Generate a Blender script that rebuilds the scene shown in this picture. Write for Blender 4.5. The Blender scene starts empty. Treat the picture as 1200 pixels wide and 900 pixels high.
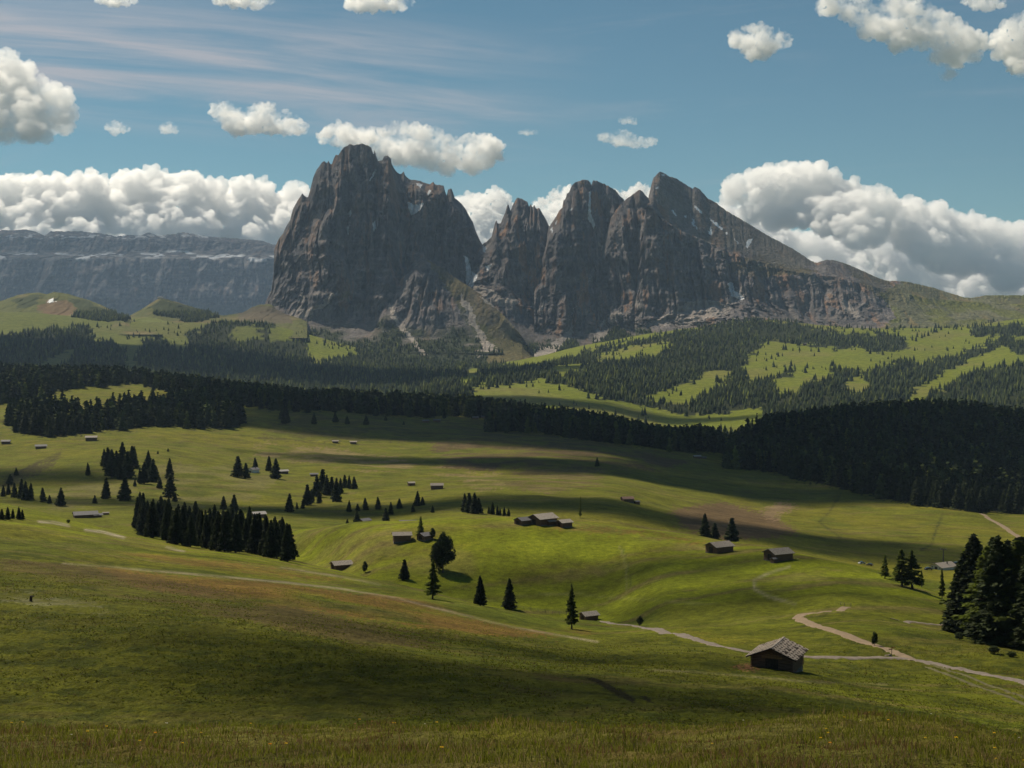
import bpy, bmesh, math, random
import numpy as np
from mathutils import Vector, Matrix

# ------------------------------------------------------------------ camera, sky, sun
F = 1650.0                       # focal length in pixels of a 1200 px wide frame
HOR = 400.0                      # row of the horizon in the photograph
S = bpy.context.scene
COL = S.collection
cam = bpy.data.cameras.new('Camera'); camo = bpy.data.objects.new('Camera', cam)
COL.objects.link(camo); S.camera = camo
camo.location = (0, 0, 0); camo.rotation_euler = (math.pi/2, 0, 0)
cam.sensor_width = 36; cam.lens = 36*F/1200; cam.shift_y = -50/1200
cam.clip_start = 0.1; cam.clip_end = 90000

SUN_EL = math.radians(49)
SAZ = Vector((-0.68, 0.73, 0)).normalized()
SD = Vector((SAZ.x*math.cos(SUN_EL), SAZ.y*math.cos(SUN_EL), math.sin(SUN_EL)))
w = bpy.data.worlds.new('World'); S.world = w; w.use_nodes = True
nt = w.node_tree; bg = nt.nodes['Background']
sky = nt.nodes.new('ShaderNodeTexSky'); sky.sky_type = 'NISHITA'; sky.sun_disc = False
sky.sun_elevation = SUN_EL; sky.sun_rotation = math.atan2(SAZ.x, SAZ.y)
sky.altitude = 1900; sky.air_density = 1.0; sky.dust_density = 0.3; sky.ozone_density = 2.0
# thin high cirrus streaks are part of the sky itself
tc = nt.nodes.new('ShaderNodeTexCoord')
sp = nt.nodes.new('ShaderNodeSeparateXYZ'); L_ = nt.links.new; L_(tc.outputs['Generated'], sp.inputs[0])
def mth(op, a, b=None, c=None):
    n = nt.nodes.new('ShaderNodeMath'); n.operation = op
    for k, q in enumerate((a, b, c)):
        if q is None: continue
        if isinstance(q, (int, float)): n.inputs[k].default_value = q
        else: L_(q, n.inputs[k])
    return n.outputs[0]
def rng(x, a, b, c=0., d=1.):
    n = nt.nodes.new('ShaderNodeMapRange'); n.interpolation_type = 'SMOOTHSTEP'
    for k, q in zip(('From Min', 'From Max', 'To Min', 'To Max'), (a, b, c, d)): n.inputs[k].default_value = q
    L_(x, n.inputs[0]); return n.outputs[0]
yy = mth('MAXIMUM', sp.outputs['Y'], .12)
cu = mth('DIVIDE', sp.outputs['X'], yy); cv = mth('DIVIDE', sp.outputs['Z'], yy)
def streaks(slope, su, sv, seed, lo, hi):
    w_ = mth('MULTIPLY_ADD', cu, slope, cv); cb = nt.nodes.new('ShaderNodeCombineXYZ')
    L_(mth('MULTIPLY', cu, su), cb.inputs[0]); L_(mth('MULTIPLY', w_, sv), cb.inputs[1]); cb.inputs[2].default_value = seed
    n = nt.nodes.new('ShaderNodeTexNoise'); n.inputs['Scale'].default_value = 1; n.inputs['Detail'].default_value = 10
    n.inputs['Roughness'].default_value = .6; n.inputs['Distortion'].default_value = .6; L_(cb.outputs[0], n.inputs['Vector'])
    return rng(n.outputs[0], lo, hi), w_
s1, w1_ = streaks(.10, 3.0, 42, 1.3, .33, .74); s2, w2_ = streaks(.17, 5.0, 90, 4.7, .46, .80); s3, w3_ = streaks(-.06, 4.0, 34, 9.1, .50, .85)
band = mth('MULTIPLY', mth('MULTIPLY', rng(w1_, .115, .15), rng(w1_, .235, .185)), rng(cu, .09, -.12))
thin = mth('MULTIPLY', mth('MULTIPLY', rng(w2_, .1560, .1645), rng(w2_, .175, .166)), rng(cu, -.13, -.24))
a1 = mth('MULTIPLY', mth('MULTIPLY', s1, band), 1.0); a2 = mth('MULTIPLY', mth('MULTIPLY_ADD', s2, .6, .35), mth('MULTIPLY', thin, .8))
a3 = mth('MULTIPLY', mth('MULTIPLY', s3, rng(cv, .05, .12)), .30)
alpha = mth('MINIMUM', mth('ADD', mth('ADD', a1, a2), a3), .8)
mix = nt.nodes.new('ShaderNodeMixRGB'); mix.inputs['Color2'].default_value = (7.6, 7.4, 7.8, 1)
tint = nt.nodes.new('ShaderNodeMixRGB'); tint.blend_type = 'MULTIPLY'; tint.inputs['Fac'].default_value = 1
tint.inputs['Color2'].default_value = (.74, .98, .86, 1)
L_(sky.outputs[0], tint.inputs['Color1']); L_(tint.outputs[0], mix.inputs['Color1']); L_(alpha, mix.inputs['Fac'])
L_(mix.outputs[0], bg.inputs[0]); bg.inputs[1].default_value = 0.054

sl = bpy.data.lights.new('Sun', 'SUN'); sl.energy = 5.0; sl.angle = math.radians(0.6); sl.color = (1, .89, .71)
so = bpy.data.objects.new('Sun', sl); COL.objects.link(so); so.rotation_euler = SD.to_track_quat('Z', 'Y').to_euler()
S.view_settings.view_transform = 'Standard'; S.view_settings.look = 'None'
S.view_settings.exposure = 0.25; S.view_settings.gamma = 1
S.cycles.max_bounces = 20; S.cycles.volume_bounces = 18; S.cycles.diffuse_bounces = 3
S.cycles.use_denoising = True; S.cycles.transparent_max_bounces = 16

# ------------------------------------------------------------------ helpers
def vnoise(p, seed=0):
    i = np.floor(p).astype(np.int64); f = p-i; u = f*f*f*(f*(f*6-15)+10); D = p.shape[1]
    def h(ix):
        n = np.full(len(p), seed*974711 & 0xffffffff, np.int64)
        for d, k in enumerate((374761393, 668265263, 2147483629)[:D]):
            n = (n + ix[d]*k) & 0xffffffff
        n = ((n ^ (n >> 13))*1274126177) & 0xffffffff
        n = ((n ^ (n >> 16))*2246822519) & 0xffffffff
        return ((n ^ (n >> 15)) & 0xffffff)/float(0xffffff)*2-1
    r = 0
    for c in range(2**D):
        b = [(c >> d) & 1 for d in range(D)]; wg = 1
        for d in range(D): wg = wg*(u[:, d] if b[d] else 1-u[:, d])
        r = r+wg*h([i[:, d]+b[d] for d in range(D)])
    return r
def fbm(p, o=4, seed=0, g=.5):
    a = 1.; r = 0
    for k in range(o): r = r+a*vnoise(p*2.03**k+17.3*k, seed+k); a *= g
    return r
def ridged(p, o=4, seed=0, g=.5):
    a = 1.; r = 0
    for k in range(o): r = r+a*(1-2*np.abs(vnoise(p*2.07**k+9.1*k, seed+k))); a *= g
    return r
def st(*a): return np.stack(a, 1)
def sstep(a, b, x):
    t = np.clip((x-a)/(b-a), 0, 1); return t*t*(3-2*t)
def pchip(xk, yk, x):
    xk = np.asarray(xk, float); yk = np.asarray(yk, float); h = np.diff(xk); d = np.diff(yk)/h
    m = np.zeros(len(xk)); m[0] = d[0]; m[-1] = d[-1]
    for i in range(1, len(xk)-1):
        if d[i-1]*d[i] > 0:
            w1 = 2*h[i]+h[i-1]; w2 = h[i]+2*h[i-1]; m[i] = (w1+w2)/(w1/d[i-1]+w2/d[i])
    x = np.clip(x, xk[0], xk[-1]); j = np.clip(np.searchsorted(xk, x, 'right')-1, 0, len(xk)-2)
    t = (x-xk[j])/h[j]
    return ((1+2*t)*(1-t)**2*yk[j]+t*(1-t)**2*h[j]*m[j]+t*t*(3-2*t)*yk[j+1]+t*t*(t-1)*h[j]*m[j+1])
def inpoly(px, py, poly):
    r = np.zeros(px.shape, bool); n = len(poly)
    x0, y0 = min(p[0] for p in poly), min(p[1] for p in poly); x1, y1 = max(p[0] for p in poly), max(p[1] for p in poly)
    bb = (px >= x0) & (px <= x1) & (py >= y0) & (py <= y1)
    if not bb.any(): return r
    a = px[bb]; b = py[bb]; q = np.zeros(a.shape, bool)
    for i in range(n):
        xa, ya = poly[i]; xb, yb = poly[(i+1) % n]
        if ya == yb: continue
        q ^= ((ya > b) != (yb > b)) & (a < (xb-xa)*(b-ya)/(yb-ya)+xa)
    r[bb] = q; return r
def linedist(px, py, pts):
    d = np.full(px.shape, 1e9)
    for (xa, ya), (xb, yb) in zip(pts[:-1], pts[1:]):
        L2 = (xb-xa)**2+(yb-ya)**2
        t = np.clip(((px-xa)*(xb-xa)+(py-ya)*(yb-ya))/L2, 0, 1)
        d = np.minimum(d, np.hypot(px-xa-t*(xb-xa), py-ya-t*(yb-ya)))
    return d
def mesh_np(name, V, Fc, mats, col=None, smooth=False, midx=None):
    me = bpy.data.meshes.new(name); V = np.ascontiguousarray(V, np.float32); Fc = np.ascontiguousarray(Fc, np.int32)
    k = Fc.shape[1]
    me.vertices.add(len(V)); me.vertices.foreach_set('co', V.ravel())
    me.loops.add(Fc.size); me.loops.foreach_set('vertex_index', Fc.ravel())
    me.polygons.add(len(Fc)); me.polygons.foreach_set('loop_start', np.arange(0, Fc.size, k, dtype=np.int32))
    if midx is not None: me.polygons.foreach_set('material_index', np.ascontiguousarray(midx, np.int32))
    me.update(calc_edges=True)
    if smooth: me.polygons.foreach_set('use_smooth', np.ones(len(Fc), bool))
    if col is not None:
        at_ = me.color_attributes.new('Col', 'FLOAT_COLOR', 'POINT')
        c4 = np.ones((len(V), 4), np.float32); c4[:, :3] = col; at_.data.foreach_set('color', c4.ravel())
    for m in (mats if isinstance(mats, (list, tuple)) else [mats]): me.materials.append(m)
    return me
def link(name, me, parent=None):
    o = bpy.data.objects.new(name, me); COL.objects.link(o)
    if parent is not None: o.parent = parent
    return o
def tag(o, label=None, cat=None, group=None, kind=None):
    if label: o['label'] = label
    if cat: o['category'] = cat
    if group: o['group'] = group
    if kind: o['kind'] = kind
    return o
def gridfaces(nr, nc):
    a = np.arange(nr*nc).reshape(nr, nc)
    return np.stack([a[:-1, :-1], a[:-1, 1:], a[1:, 1:], a[1:, :-1]], -1).reshape(-1, 4)

def new_mat(name):
    m = bpy.data.materials.new(name); m.use_nodes = True; t = m.node_tree; t.nodes.clear()
    out = t.nodes.new('ShaderNodeOutputMaterial'); b = t.nodes.new('ShaderNodeBsdfPrincipled')
    b.inputs['Roughness'].default_value = .9; b.inputs['Specular IOR Level'].default_value = .15
    t.links.new(b.outputs[0], out.inputs[0]); return m, t, b
def attr_mat(name, scales, amp=.35, bump=.0, bscale=1., bdist=1., stretch=(1, 1, 1), rough=.95):
    m, t, b = new_mat(name); b.inputs['Roughness'].default_value = rough; b.inputs['Specular IOR Level'].default_value = .05
    a = t.nodes.new('ShaderNodeVertexColor'); a.layer_name = 'Col'; cur = a.outputs[0]
    tc = t.nodes.new('ShaderNodeTexCoord'); mp = t.nodes.new('ShaderNodeMapping'); mp.inputs['Scale'].default_value = stretch
    t.links.new(tc.outputs['Object'], mp.inputs[0])
    for s in scales:
        n = t.nodes.new('ShaderNodeTexNoise'); n.inputs['Scale'].default_value = s; n.inputs['Detail'].default_value = 5; n.inputs['Roughness'].default_value = .65
        t.links.new(mp.outputs[0], n.inputs['Vector'])
        r = t.nodes.new('ShaderNodeMapRange'); r.inputs['From Min'].default_value = .3; r.inputs['From Max'].default_value = .7
        r.inputs['To Min'].default_value = 1-amp; r.inputs['To Max'].default_value = 1+amp
        t.links.new(n.outputs[0], r.inputs[0])
        x = t.nodes.new('ShaderNodeVectorMath'); x.operation = 'SCALE'
        t.links.new(cur, x.inputs[0]); t.links.new(r.outputs[0], x.inputs['Scale']); cur = x.outputs[0]
    t.links.new(cur, b.inputs['Base Color'])
    if bump:
        n = t.nodes.new('ShaderNodeTexNoise'); n.inputs['Scale'].default_value = bscale; n.inputs['Detail'].default_value = 8; n.inputs['Roughness'].default_value = .6
        t.links.new(mp.outputs[0], n.inputs['Vector'])
        bp = t.nodes.new('ShaderNodeBump'); bp.inputs['Strength'].default_value = bump; bp.inputs['Distance'].default_value = bdist
        t.links.new(n.outputs[0], bp.inputs['Height']); t.links.new(bp.outputs[0], b.inputs['Normal'])
    return m
def plain_mat(name, c, rough=.85, var=.25, scale=3., bump=0, stretch=(1, 1, 1), spec=.2, rnd=0., metal=0., transl=0.):
    m, t, b = new_mat(name); b.inputs['Roughness'].default_value = rough; b.inputs['Specular IOR Level'].default_value = spec
    b.inputs['Metallic'].default_value = metal
    tc = t.nodes.new('ShaderNodeTexCoord'); mp = t.nodes.new('ShaderNodeMapping'); mp.inputs['Scale'].default_value = stretch
    t.links.new(tc.outputs['Object'], mp.inputs[0])
    n = t.nodes.new('ShaderNodeTexNoise'); n.inputs['Scale'].default_value = scale; n.inputs['Detail'].default_value = 4
    t.links.new(mp.outputs[0], n.inputs['Vector'])
    r = t.nodes.new('ShaderNodeMapRange'); r.inputs['From Min'].default_value = .3; r.inputs['From Max'].default_value = .7
    r.inputs['To Min'].default_value = 1-var; r.inputs['To Max'].default_value = 1+var
    t.links.new(n.outputs[0], r.inputs[0])
    x = t.nodes.new('ShaderNodeVectorMath'); x.operation = 'SCALE'; x.inputs[0].default_value = c
    t.links.new(r.outputs[0], x.inputs['Scale']); cur = x.outputs[0]
    if rnd:
        oi = t.nodes.new('ShaderNodeObjectInfo'); r2 = t.nodes.new('ShaderNodeMapRange')
        r2.inputs['To Min'].default_value = 1-rnd; r2.inputs['To Max'].default_value = 1+rnd
        t.links.new(oi.outputs['Random'], r2.inputs[0])
        y = t.nodes.new('ShaderNodeVectorMath'); y.operation = 'SCALE'
        t.links.new(cur, y.inputs[0]); t.links.new(r2.outputs[0], y.inputs['Scale']); cur = y.outputs[0]
    t.links.new(cur, b.inputs['Base Color'])
    if transl:
        out = t.nodes['Material Output']; tr = t.nodes.new('ShaderNodeBsdfTranslucent'); mx = t.nodes.new('ShaderNodeMixShader')
        mx.inputs[0].default_value = transl; t.links.new(cur, tr.inputs[0])
        t.links.new(b.outputs[0], mx.inputs[1]); t.links.new(tr.outputs[0], mx.inputs[2]); t.links.new(mx.outputs[0], out.inputs[0])
    if bump:
        bp = t.nodes.new('ShaderNodeBump'); bp.inputs['Strength'].default_value = bump; bp.inputs['Distance'].default_value = .1
        t.links.new(n.outputs[0], bp.inputs['Height']); t.links.new(bp.outputs[0], b.inputs['Normal'])
    return m

ICO = {}
def ico(n):
    if n not in ICO:
        b = bmesh.new(); bmesh.ops.create_icosphere(b, subdivisions=n, radius=1); b.verts.ensure_lookup_table()
        ICO[n] = (np.array([v.co[:] for v in b.verts]), np.array([[v.index for v in f.verts] for f in b.faces])); b.free()
    return ICO[n]

# ------------------------------------------------------------------ terrain
ST = [-400, 0, 150, 300, 450, 560, 700, 800, 900, 1000, 1100, 1200, 1600]
LN = [  # (row in the photograph, distance) of successive feature lines, one value per station
 ([1005]*13, [6]*13),
 ([858, 858, 858, 856, 856, 857, 857, 860, 851, 850, 858, 878, 940], [22]*7+[21, 20, 20, 20, 21, 22]),
 ([895]*10+[900, 915, 970], [45]*13),
 ([862]*8+[864, 860, 864, 884, 940], [100]*13),
 ([700, 730, 735, 745, 762, 776, 788, 792, 797, 812, 825, 838, 860], [170]*13),
 ([650, 675, 690, 703, 725, 742, 760, 752, 766, 773, 785, 799, 835], [240]*7+[260, 240, 235, 225, 215, 205]),
 ([560, 590, 627, 650, 681, 707, 730, 738, 728, 716, 741, 764, 830], [650, 600, 520, 470, 420, 380, 360, 310, 320, 320, 290, 265, 230]),
 ([575, 602, 640, 646, 684, 713, 724, 722, 712, 722, 734, 762, 810], [760, 720, 620, 600, 460, 430, 420, 380, 380, 350, 340, 330, 320]),
 ([580, 590, 600, 628, 616, 610, 617, 632, 647, 670, 703, 745, 790], [850, 850, 800, 650, 540, 540, 540, 520, 480, 440, 400, 380, 360]),
 ([575, 582, 585, 612, 628, 622, 632, 646, 666, 676, 699, 702, 705], [950, 950, 930, 780, 700, 680, 680, 680, 680, 650, 620, 620, 620]),
 ([555, 560, 560, 580, 603, 600, 602, 614, 627, 649, 661, 666, 668], [1100, 1100, 1100, 1000, 850, 800, 820, 850, 850, 820, 800, 800, 800]),
 ([530, 535, 530, 548, 572, 570, 572, 588, 603, 606, 608, 618, 620], [1300, 1300, 1300, 1300, 1100, 1100, 1100]+[1150]*4+[1100, 1100]),
 ([500, 505, 505, 515, 535, 536, 540, 550, 562, 568, 582, 597, 600], [1600, 1600, 1600, 1600, 1500, 1500, 1500, 1550, 1550, 1500, 1400, 1350, 1350]),
 ([475, 475, 475, 482, 495, 502, 513, 528, 543, 535, 555, 565, 570], [2000, 2000, 2000, 2000, 2000, 2000, 1950, 1900, 1800, 1750, 1650, 1600, 1600]),
 ([440, 445, 448, 468, 476, 485, 500, 519, 507, 494, 491, 502, 505], [2500, 2500, 2500, 2500, 2500, 2450, 2300, 2150, 2100, 2050, 2050, 2050, 2050]),
 ([460, 462, 468, 482, 490, 494, 507, 522, 522, 520, 520, 520, 520], [3000]*13),
 ([440, 442, 448, 470, 476, 470, 478, 494, 490, 480, 478, 476, 475], [3600]*13),
 ([425, 428, 432, 450, 458, 447, 446, 456, 455, 450, 450, 441, 440], [4300]*13),
 ([410, 408, 414, 430, 442, 440, 428, 427, 425, 422, 425, 414, 410], [5000]*13),
 ([395, 385, 398, 412, 430, 432, 414, 398, 400, 400, 400, 394, 390], [5700]*13),
 ([372, 366, 376, 380, 414, 424, 403, 385, 376, 384, 384, 374, 370], [6400]*13),
]
PXG = np.arange(-400, 1601, 5.)
YG = np.exp(np.linspace(math.log(6), math.log(26000), 760))
TAB = np.zeros((len(PXG), len(YG)))
kp = np.array([pchip(ST, l[0], PXG) for l in LN]); ky = np.array([pchip(ST, l[1], PXG) for l in LN])
for i in range(len(PXG)):
    y = list(ky[:, i]); z = list(-(kp[:, i]-HOR)/F*ky[:, i])
    y += [7400, 9500, 26000]; z += [-120, -220, -320]
    TAB[i] = pchip(y, z, YG)
LYG = np.log(YG)
def base_h(px, Y):
    u = np.clip((px+400)/5., 0, len(PXG)-1.001); v = np.clip((np.log(np.maximum(Y, 6.01))-LYG[0])/(LYG[1]-LYG[0]), 0, len(YG)-1.001)
    i = u.astype(int); j = v.astype(int); fu = u-i; fv = v-j
    return (TAB[i, j]*(1-fu)+TAB[i+1, j]*fu)*(1-fv)+(TAB[i, j+1]*(1-fu)+TAB[i+1, j+1]*fu)*fv
def height(x, Y, fine=True):
    x = np.atleast_1d(np.asarray(x, float)); Y = np.atleast_1d(np.asarray(Y, float))
    px = 600+F*x/np.maximum(Y, 6)
    z = base_h(px, Y)
    z = np.where(Y < 6, -2.2+(6-Y)*.08, z)
    far = sstep(250, 900, Y); nr = sstep(28, 60, Y)
    z = z+fbm(st(x/160, Y/160), 4, 3)*(1.6*far)+fbm(st(x/420, Y/700), 3, 5)*5*sstep(1200, 3000, Y)
    z = z+fbm(st(x/38, Y/38), 3, 7)*(.55*nr)+fbm(st(x/6, Y/6), 2, 8)*.05
    if fine:
        g = nr*(1-sstep(300, 500, Y))
        # cattle terracettes: small steps running along the near slope
        q = st(x/1.5+Y*.05, Y/1.3+x*.10)
        z = z+ridged(q, 3, 21)*.15*g*(.35+.65*sstep(-.3, .6, fbm(st(x/30, Y/30), 2, 44)))
        z = z+fbm(st(x/.9, Y/.9), 2, 31)*.09*(1-sstep(120, 220, Y))
    return z
def hz1(x, Y): return float(height(x, Y)[0])
def at_many(px, py, y0, y1=9000, n=900):
    """where the view ray through a photo position first meets the ground between two distances"""
    px = np.asarray(px, float); py = np.asarray(py, float); res = np.full(px.shape, np.nan); done = np.zeros(px.shape, bool)
    y0 = np.broadcast_to(y0, px.shape).astype(float); y1 = np.broadcast_to(y1, px.shape).astype(float)
    prev = None; py_prev = y0.copy()
    for k in range(n+1):
        Y = y0*(y1/y0)**(k/n)
        d = -(py-HOR)/F*Y-height((px-600)/F*Y, Y, False)
        if prev is not None:
            hit = (~done) & (d <= 0) & (prev > 0)
            t = prev/(prev-d+1e-9); res[hit] = (py_prev+(Y-py_prev)*t)[hit]; done |= hit
        prev = d; py_prev = Y
    return res
def at(px, py, y0=60, y1=9000):
    Y = np.exp(np.linspace(math.log(y0), math.log(y1), 900)); x = (px-600)/F*Y
    d = -(py-HOR)/F*Y-height(x, Y, False); h = np.where((d[1:] <= 0) & (d[:-1] > 0))[0]
    if len(h): k = h[0]; t = d[k]/(d[k]-d[k+1]+1e-9); Yv = Y[k]+(Y[k+1]-Y[k])*t
    else:
        m = Y < y0*2.2; Yv = Y[m][np.argmin(np.abs(d[m])/Y[m])]
    xv = (px-600)/F*Yv
    return Vector((xv, Yv, hz1(xv, Yv)))

# forests: where trees stand, as outlines of their feet seen from the viewpoint
P_MID = [
 [(-60,440),(0,440),(150,444),(250,455),(300,462),(345,474),(345,482),(300,478),(262,470),(225,462),(190,456),(160,450),(100,452),(62,457),(35,467),(0,472),(-60,478)],
 [(8,496),(20,488),(60,484),(92,490),(103,500),(103,508),(60,512),(15,505)],
 [(107,498),(114,490),(150,485),(200,481),(235,474),(270,479),(283,489),(275,501),(240,503),(200,499),(150,501),(115,506)],
 [(345,474),(450,474),(560,481),(600,483),(600,488),(560,489),(500,487),(400,481),(345,483)],
 [(572,502),(640,499),(700,504),(760,513),(850,524),(850,531),(790,528),(700,516),(640,507),(572,505)],
 [(600,485),(700,500),(800,516),(850,521),(850,526),(700,509),(600,493)],
 [(853,548),(860,520),(900,505),(950,496),(1050,489),(1150,492),(1300,500),(1300,606),(1200,602),(1140,598),(1080,593),(1040,584),(980,572),(930,560),(900,550),(870,548)],
]
P_FAR = [
 [(560,452),(590,440),(640,426),(690,408),(800,385),(880,374),(900,380),(905,395),(880,410),(870,430),(878,445),(900,455),(880,470),(850,482),(800,482),(740,472),(700,462),(690,456),(640,441)],
 [(870,450),(930,430),(950,430),(1000,432),(1060,420),(1080,425),(1120,415),(1160,400),(1185,390),(1195,393),(1150,415),(1110,430),(1080,450),(1065,468),(1060,485),(900,500),(840,512),(830,497),(880,480)],
 [(1085,490),(1086,464),(1120,445),(1150,432),(1180,425),(1300,420),(1300,505),(1150,505)],
 [(845,376),(880,370),(930,375),(960,385),(990,388),(1040,386),(1065,398),(1070,408),(1030,408),(1000,402),(980,408),(940,402),(900,392),(880,382)],
 [(1130,383),(1170,378),(1300,376),(1300,392),(1180,390),(1140,392)],[(1182,398),(1300,393),(1300,415),(1190,414)],
 [(-60,398),(60,384),(100,378),(130,395),(160,395),(215,388),(260,374),(300,371),(330,379),(400,392),(480,402),(560,420),(600,426),(640,428),(600,440),(560,445),(550,472),(-60,455)],
]
P_CLEAR = [
 [(105,386),(125,377),(175,377),(215,384),(218,405),(205,406),(195,395),(170,391),(165,400),(160,430),(143,430),(146,405),(130,397),(110,394)],
 [(355,400),(360,391),(385,391),(422,408),(405,413),(375,420),(358,412)],
 [(312,386),(330,377),(348,385),(330,393),(315,393)],[(270,386),(300,382),(305,390),(280,393)],
 [(537,447),(550,432),(563,430),(558,440)],
 [(695,418),(740,405),(788,399),(772,408),(720,416)],[(640,433),(665,424),(690,425),(660,434)],
 [(755,466),(800,452),(850,430),(855,440),(820,460),(790,469)],[(725,470),(760,478),(830,490),(890,478),(898,490),(860,502),(800,502),(735,492)],
 [(930,432),(945,425),(975,433),(970,442),(940,442)],[(905,444),(940,440),(945,452),(915,455)],[(985,447),(1010,440),(1020,448),(1000,455)],
 [(40,425),(70,412),(90,405),(70,425),(30,440)],
]
def forest_mask(px, py, Y):
    r = np.zeros(px.shape, bool)
    mid = (Y > 1250) & (Y < 2750); far = Y > 2900
    for p in P_MID: r |= inpoly(px, py, p) & mid
    f2 = np.zeros(px.shape, bool); c2 = np.zeros(px.shape, bool)
    for p in P_FAR: f2 |= inpoly(px, py-3, p) & far
    for p in P_CLEAR: c2 |= (inpoly(px, py, p) | inpoly(px, py-3, p) | inpoly(px, py-7, p)) & far
    r |= f2 & ~c2
    return r

NR, NC = 1450, 920
_q = np.linspace(math.log(20), math.log(19400), 6000); _w = 1+1.6*np.exp(-((np.exp(_q)-190)/110)**2); _w = np.cumsum(_w); _w = (_w-_w[0])/(_w[-1]-_w[0])
rowY = np.exp(np.interp(np.linspace(0, 1, NR), _w, _q))-40.
colP = np.linspace(-420, 1620, NC)
RY = np.repeat(rowY, NC); CX = (np.tile(colP, NR)-600)/F*(RY+40)
tz = height(CX, RY)
tpx = 600+F*CX/np.maximum(RY, 6); tpy = HOR-tz/np.maximum(RY, 6)*F
rj = np.random.RandomState(4); jn = np.where(RY < 2900, 1., .25)
jx = tpx+fbm(st(CX/(RY*.02+2), RY/(RY*.02+2)), 3, 61)*4+rj.normal(size=len(RY))*4*jn; jy = tpy+fbm(st(CX/(RY*.02+2)+50, RY/(RY*.02+2)), 3, 62)*1.6+rj.normal(size=len(RY))*1.6*jn
def C(*a): return np.array(a)
col = np.zeros((len(RY), 3)); col[:] = C(.104, .112, .009)
def blend(c, m):
    global col
    m = np.clip(m, 0, 1)[:, None]; col = col*(1-m)+np.asarray(c)*m
n_big = fbm(st(CX/130, RY/130), 3, 71); n_mid = fbm(st(CX/28, RY/28), 4, 72)
n_str = fbm(st((CX+RY*.3)/55, (RY-CX*.35)/7.), 4, 73); n_fin = fbm(st(CX/3., RY/3.), 3, 74)
blend((.150, .138, .012), sstep(.0, .8, n_big)*.6)
blend((.066, .084, .008), sstep(.1, .9, -n_mid)*.7)
blend((.125, .100, .034), sstep(.25, 1.0, n_str)*.75*(RY > 26))
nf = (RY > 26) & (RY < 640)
blend((.078, .080, .009), nf*(1-sstep(230, 330, RY))*(1-.8*sstep(860, 1000, tpx)*(tpy > 790))*(.55+.3*sstep(-.6, .6, n_mid)))  # near slope darkened in colour, standing in for cloud shade and vignetting
blend((.040, .050, .007), sstep(-.1, .7, n_fin+.4*fbm(st(CX/1.3, RY/1.3), 2, 76))*.7*nf*(1-.6*sstep(250, 420, RY)))
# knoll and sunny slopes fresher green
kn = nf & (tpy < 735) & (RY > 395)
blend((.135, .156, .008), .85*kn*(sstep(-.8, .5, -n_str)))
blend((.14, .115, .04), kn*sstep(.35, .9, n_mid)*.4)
def zone(poly, c, a, ya, yb, n=None, soft=1):
    m = inpoly(jx, jy, poly) & (RY > ya) & (RY < yb)
    blend(c, m*a*(1 if n is None else sstep(-.5, .5, n)))
ORG = (.165, .085, .026); SED = (.082, .058, .024); TAN = (.22, .17, .10)
zone([(100,655),(180,672),(300,680),(400,693),(560,727),(660,745),(560,745),(480,733),(300,706),(150,685)], ORG, .6, 60, 640, n_mid)
zone([(0,636),(80,636),(330,668),(430,684),(300,672),(60,644),(0,642)], ORG, .5, 60, 640, n_mid)
zone([(430,690),(560,712),(690,735),(690,745),(560,722),(430,702)], ORG, .55, 60, 640, n_mid)
zone([(0,646),(100,662),(250,690),(400,724),(600,760),(760,800),(720,806),(500,772),(300,730),(100,690),(0,668)], SED, .7, 60, 640, n_mid+n_str*.5)
zone([(560,795),(700,815),(900,800),(1000,795),(900,812),(700,835)], SED, .4, 60, 640, n_mid)
zone([(0,690),(100,705),(140,722),(60,712),(0,704)], (.24,.22,.13), .35, 60, 640, n_fin)
zone([(880,755),(850,745),(790,735),(800,745),(850,757)], (.22,.19,.02), .4, 60, 640, n_fin)
zone([(845,745),(900,750),(960,760),(900,763)], (.22,.19,.02), .4, 60, 640, n_fin)
zone([(600,610),(760,622),(850,640),(850,644),(750,628),(600,616)], ORG, .45, 390, 640, n_fin)
zone([(500,520),(560,505),(640,507),(740,528),(810,540),(780,552),(650,547),(520,552)], (.085,.052,.034), .9, 1200, 2200, n_mid)
zone([(300,520),(380,525),(480,540),(545,552),(560,562),(440,552),(300,535)], (.20,.145,.08), .7, 900, 2200, n_mid)
zone([(590,560),(620,548),(700,550),(700,570),(640,578),(600,572)], (.125,.085,.048), .7, 900, 2200, n_mid)
zone([(540,560),(580,553),(600,572),(560,575)], (.21,.15,.085), .6, 900, 2200, n_mid)
zone([(785,598),(850,590),(920,612),(932,628),(850,633),(800,618)], (.11,.062,.045), .85, 700, 2200)
zone([(890,600),(920,588),(935,592),(905,612)], (.20,.13,.09), .8, 700, 2200)
zone([(0,560),(40,545),(70,535),(60,548),(30,560),(0,580)], (.06,.048,.025), .8, 700, 2200)
zone([(60,575),(150,545),(260,545),(330,555),(300,585),(200,600),(130,590),(60,600)], (.15,.13,.055), .6, 700, 2200, n_mid)
zone([(350,470),(560,485),(840,525),(800,535),(560,520),(300,515)], (.058,.050,.022), .8, 1200, 2600, n_mid)
zone([(560,450),(620,445),(640,460),(580,470)], (.13,.11,.05), .6, 2900, 5000)
blend((.095, .085, .020), .22*sstep(640, 900, RY)*(1-sstep(2100, 2600, RY)))
blend((.125, .148, .016), .75*(RY > 2900))
blend((.14, .125, .038), .55*(RY > 2900)*sstep(0, .8, fbm(st(CX/260, RY/260), 4, 75)))
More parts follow.
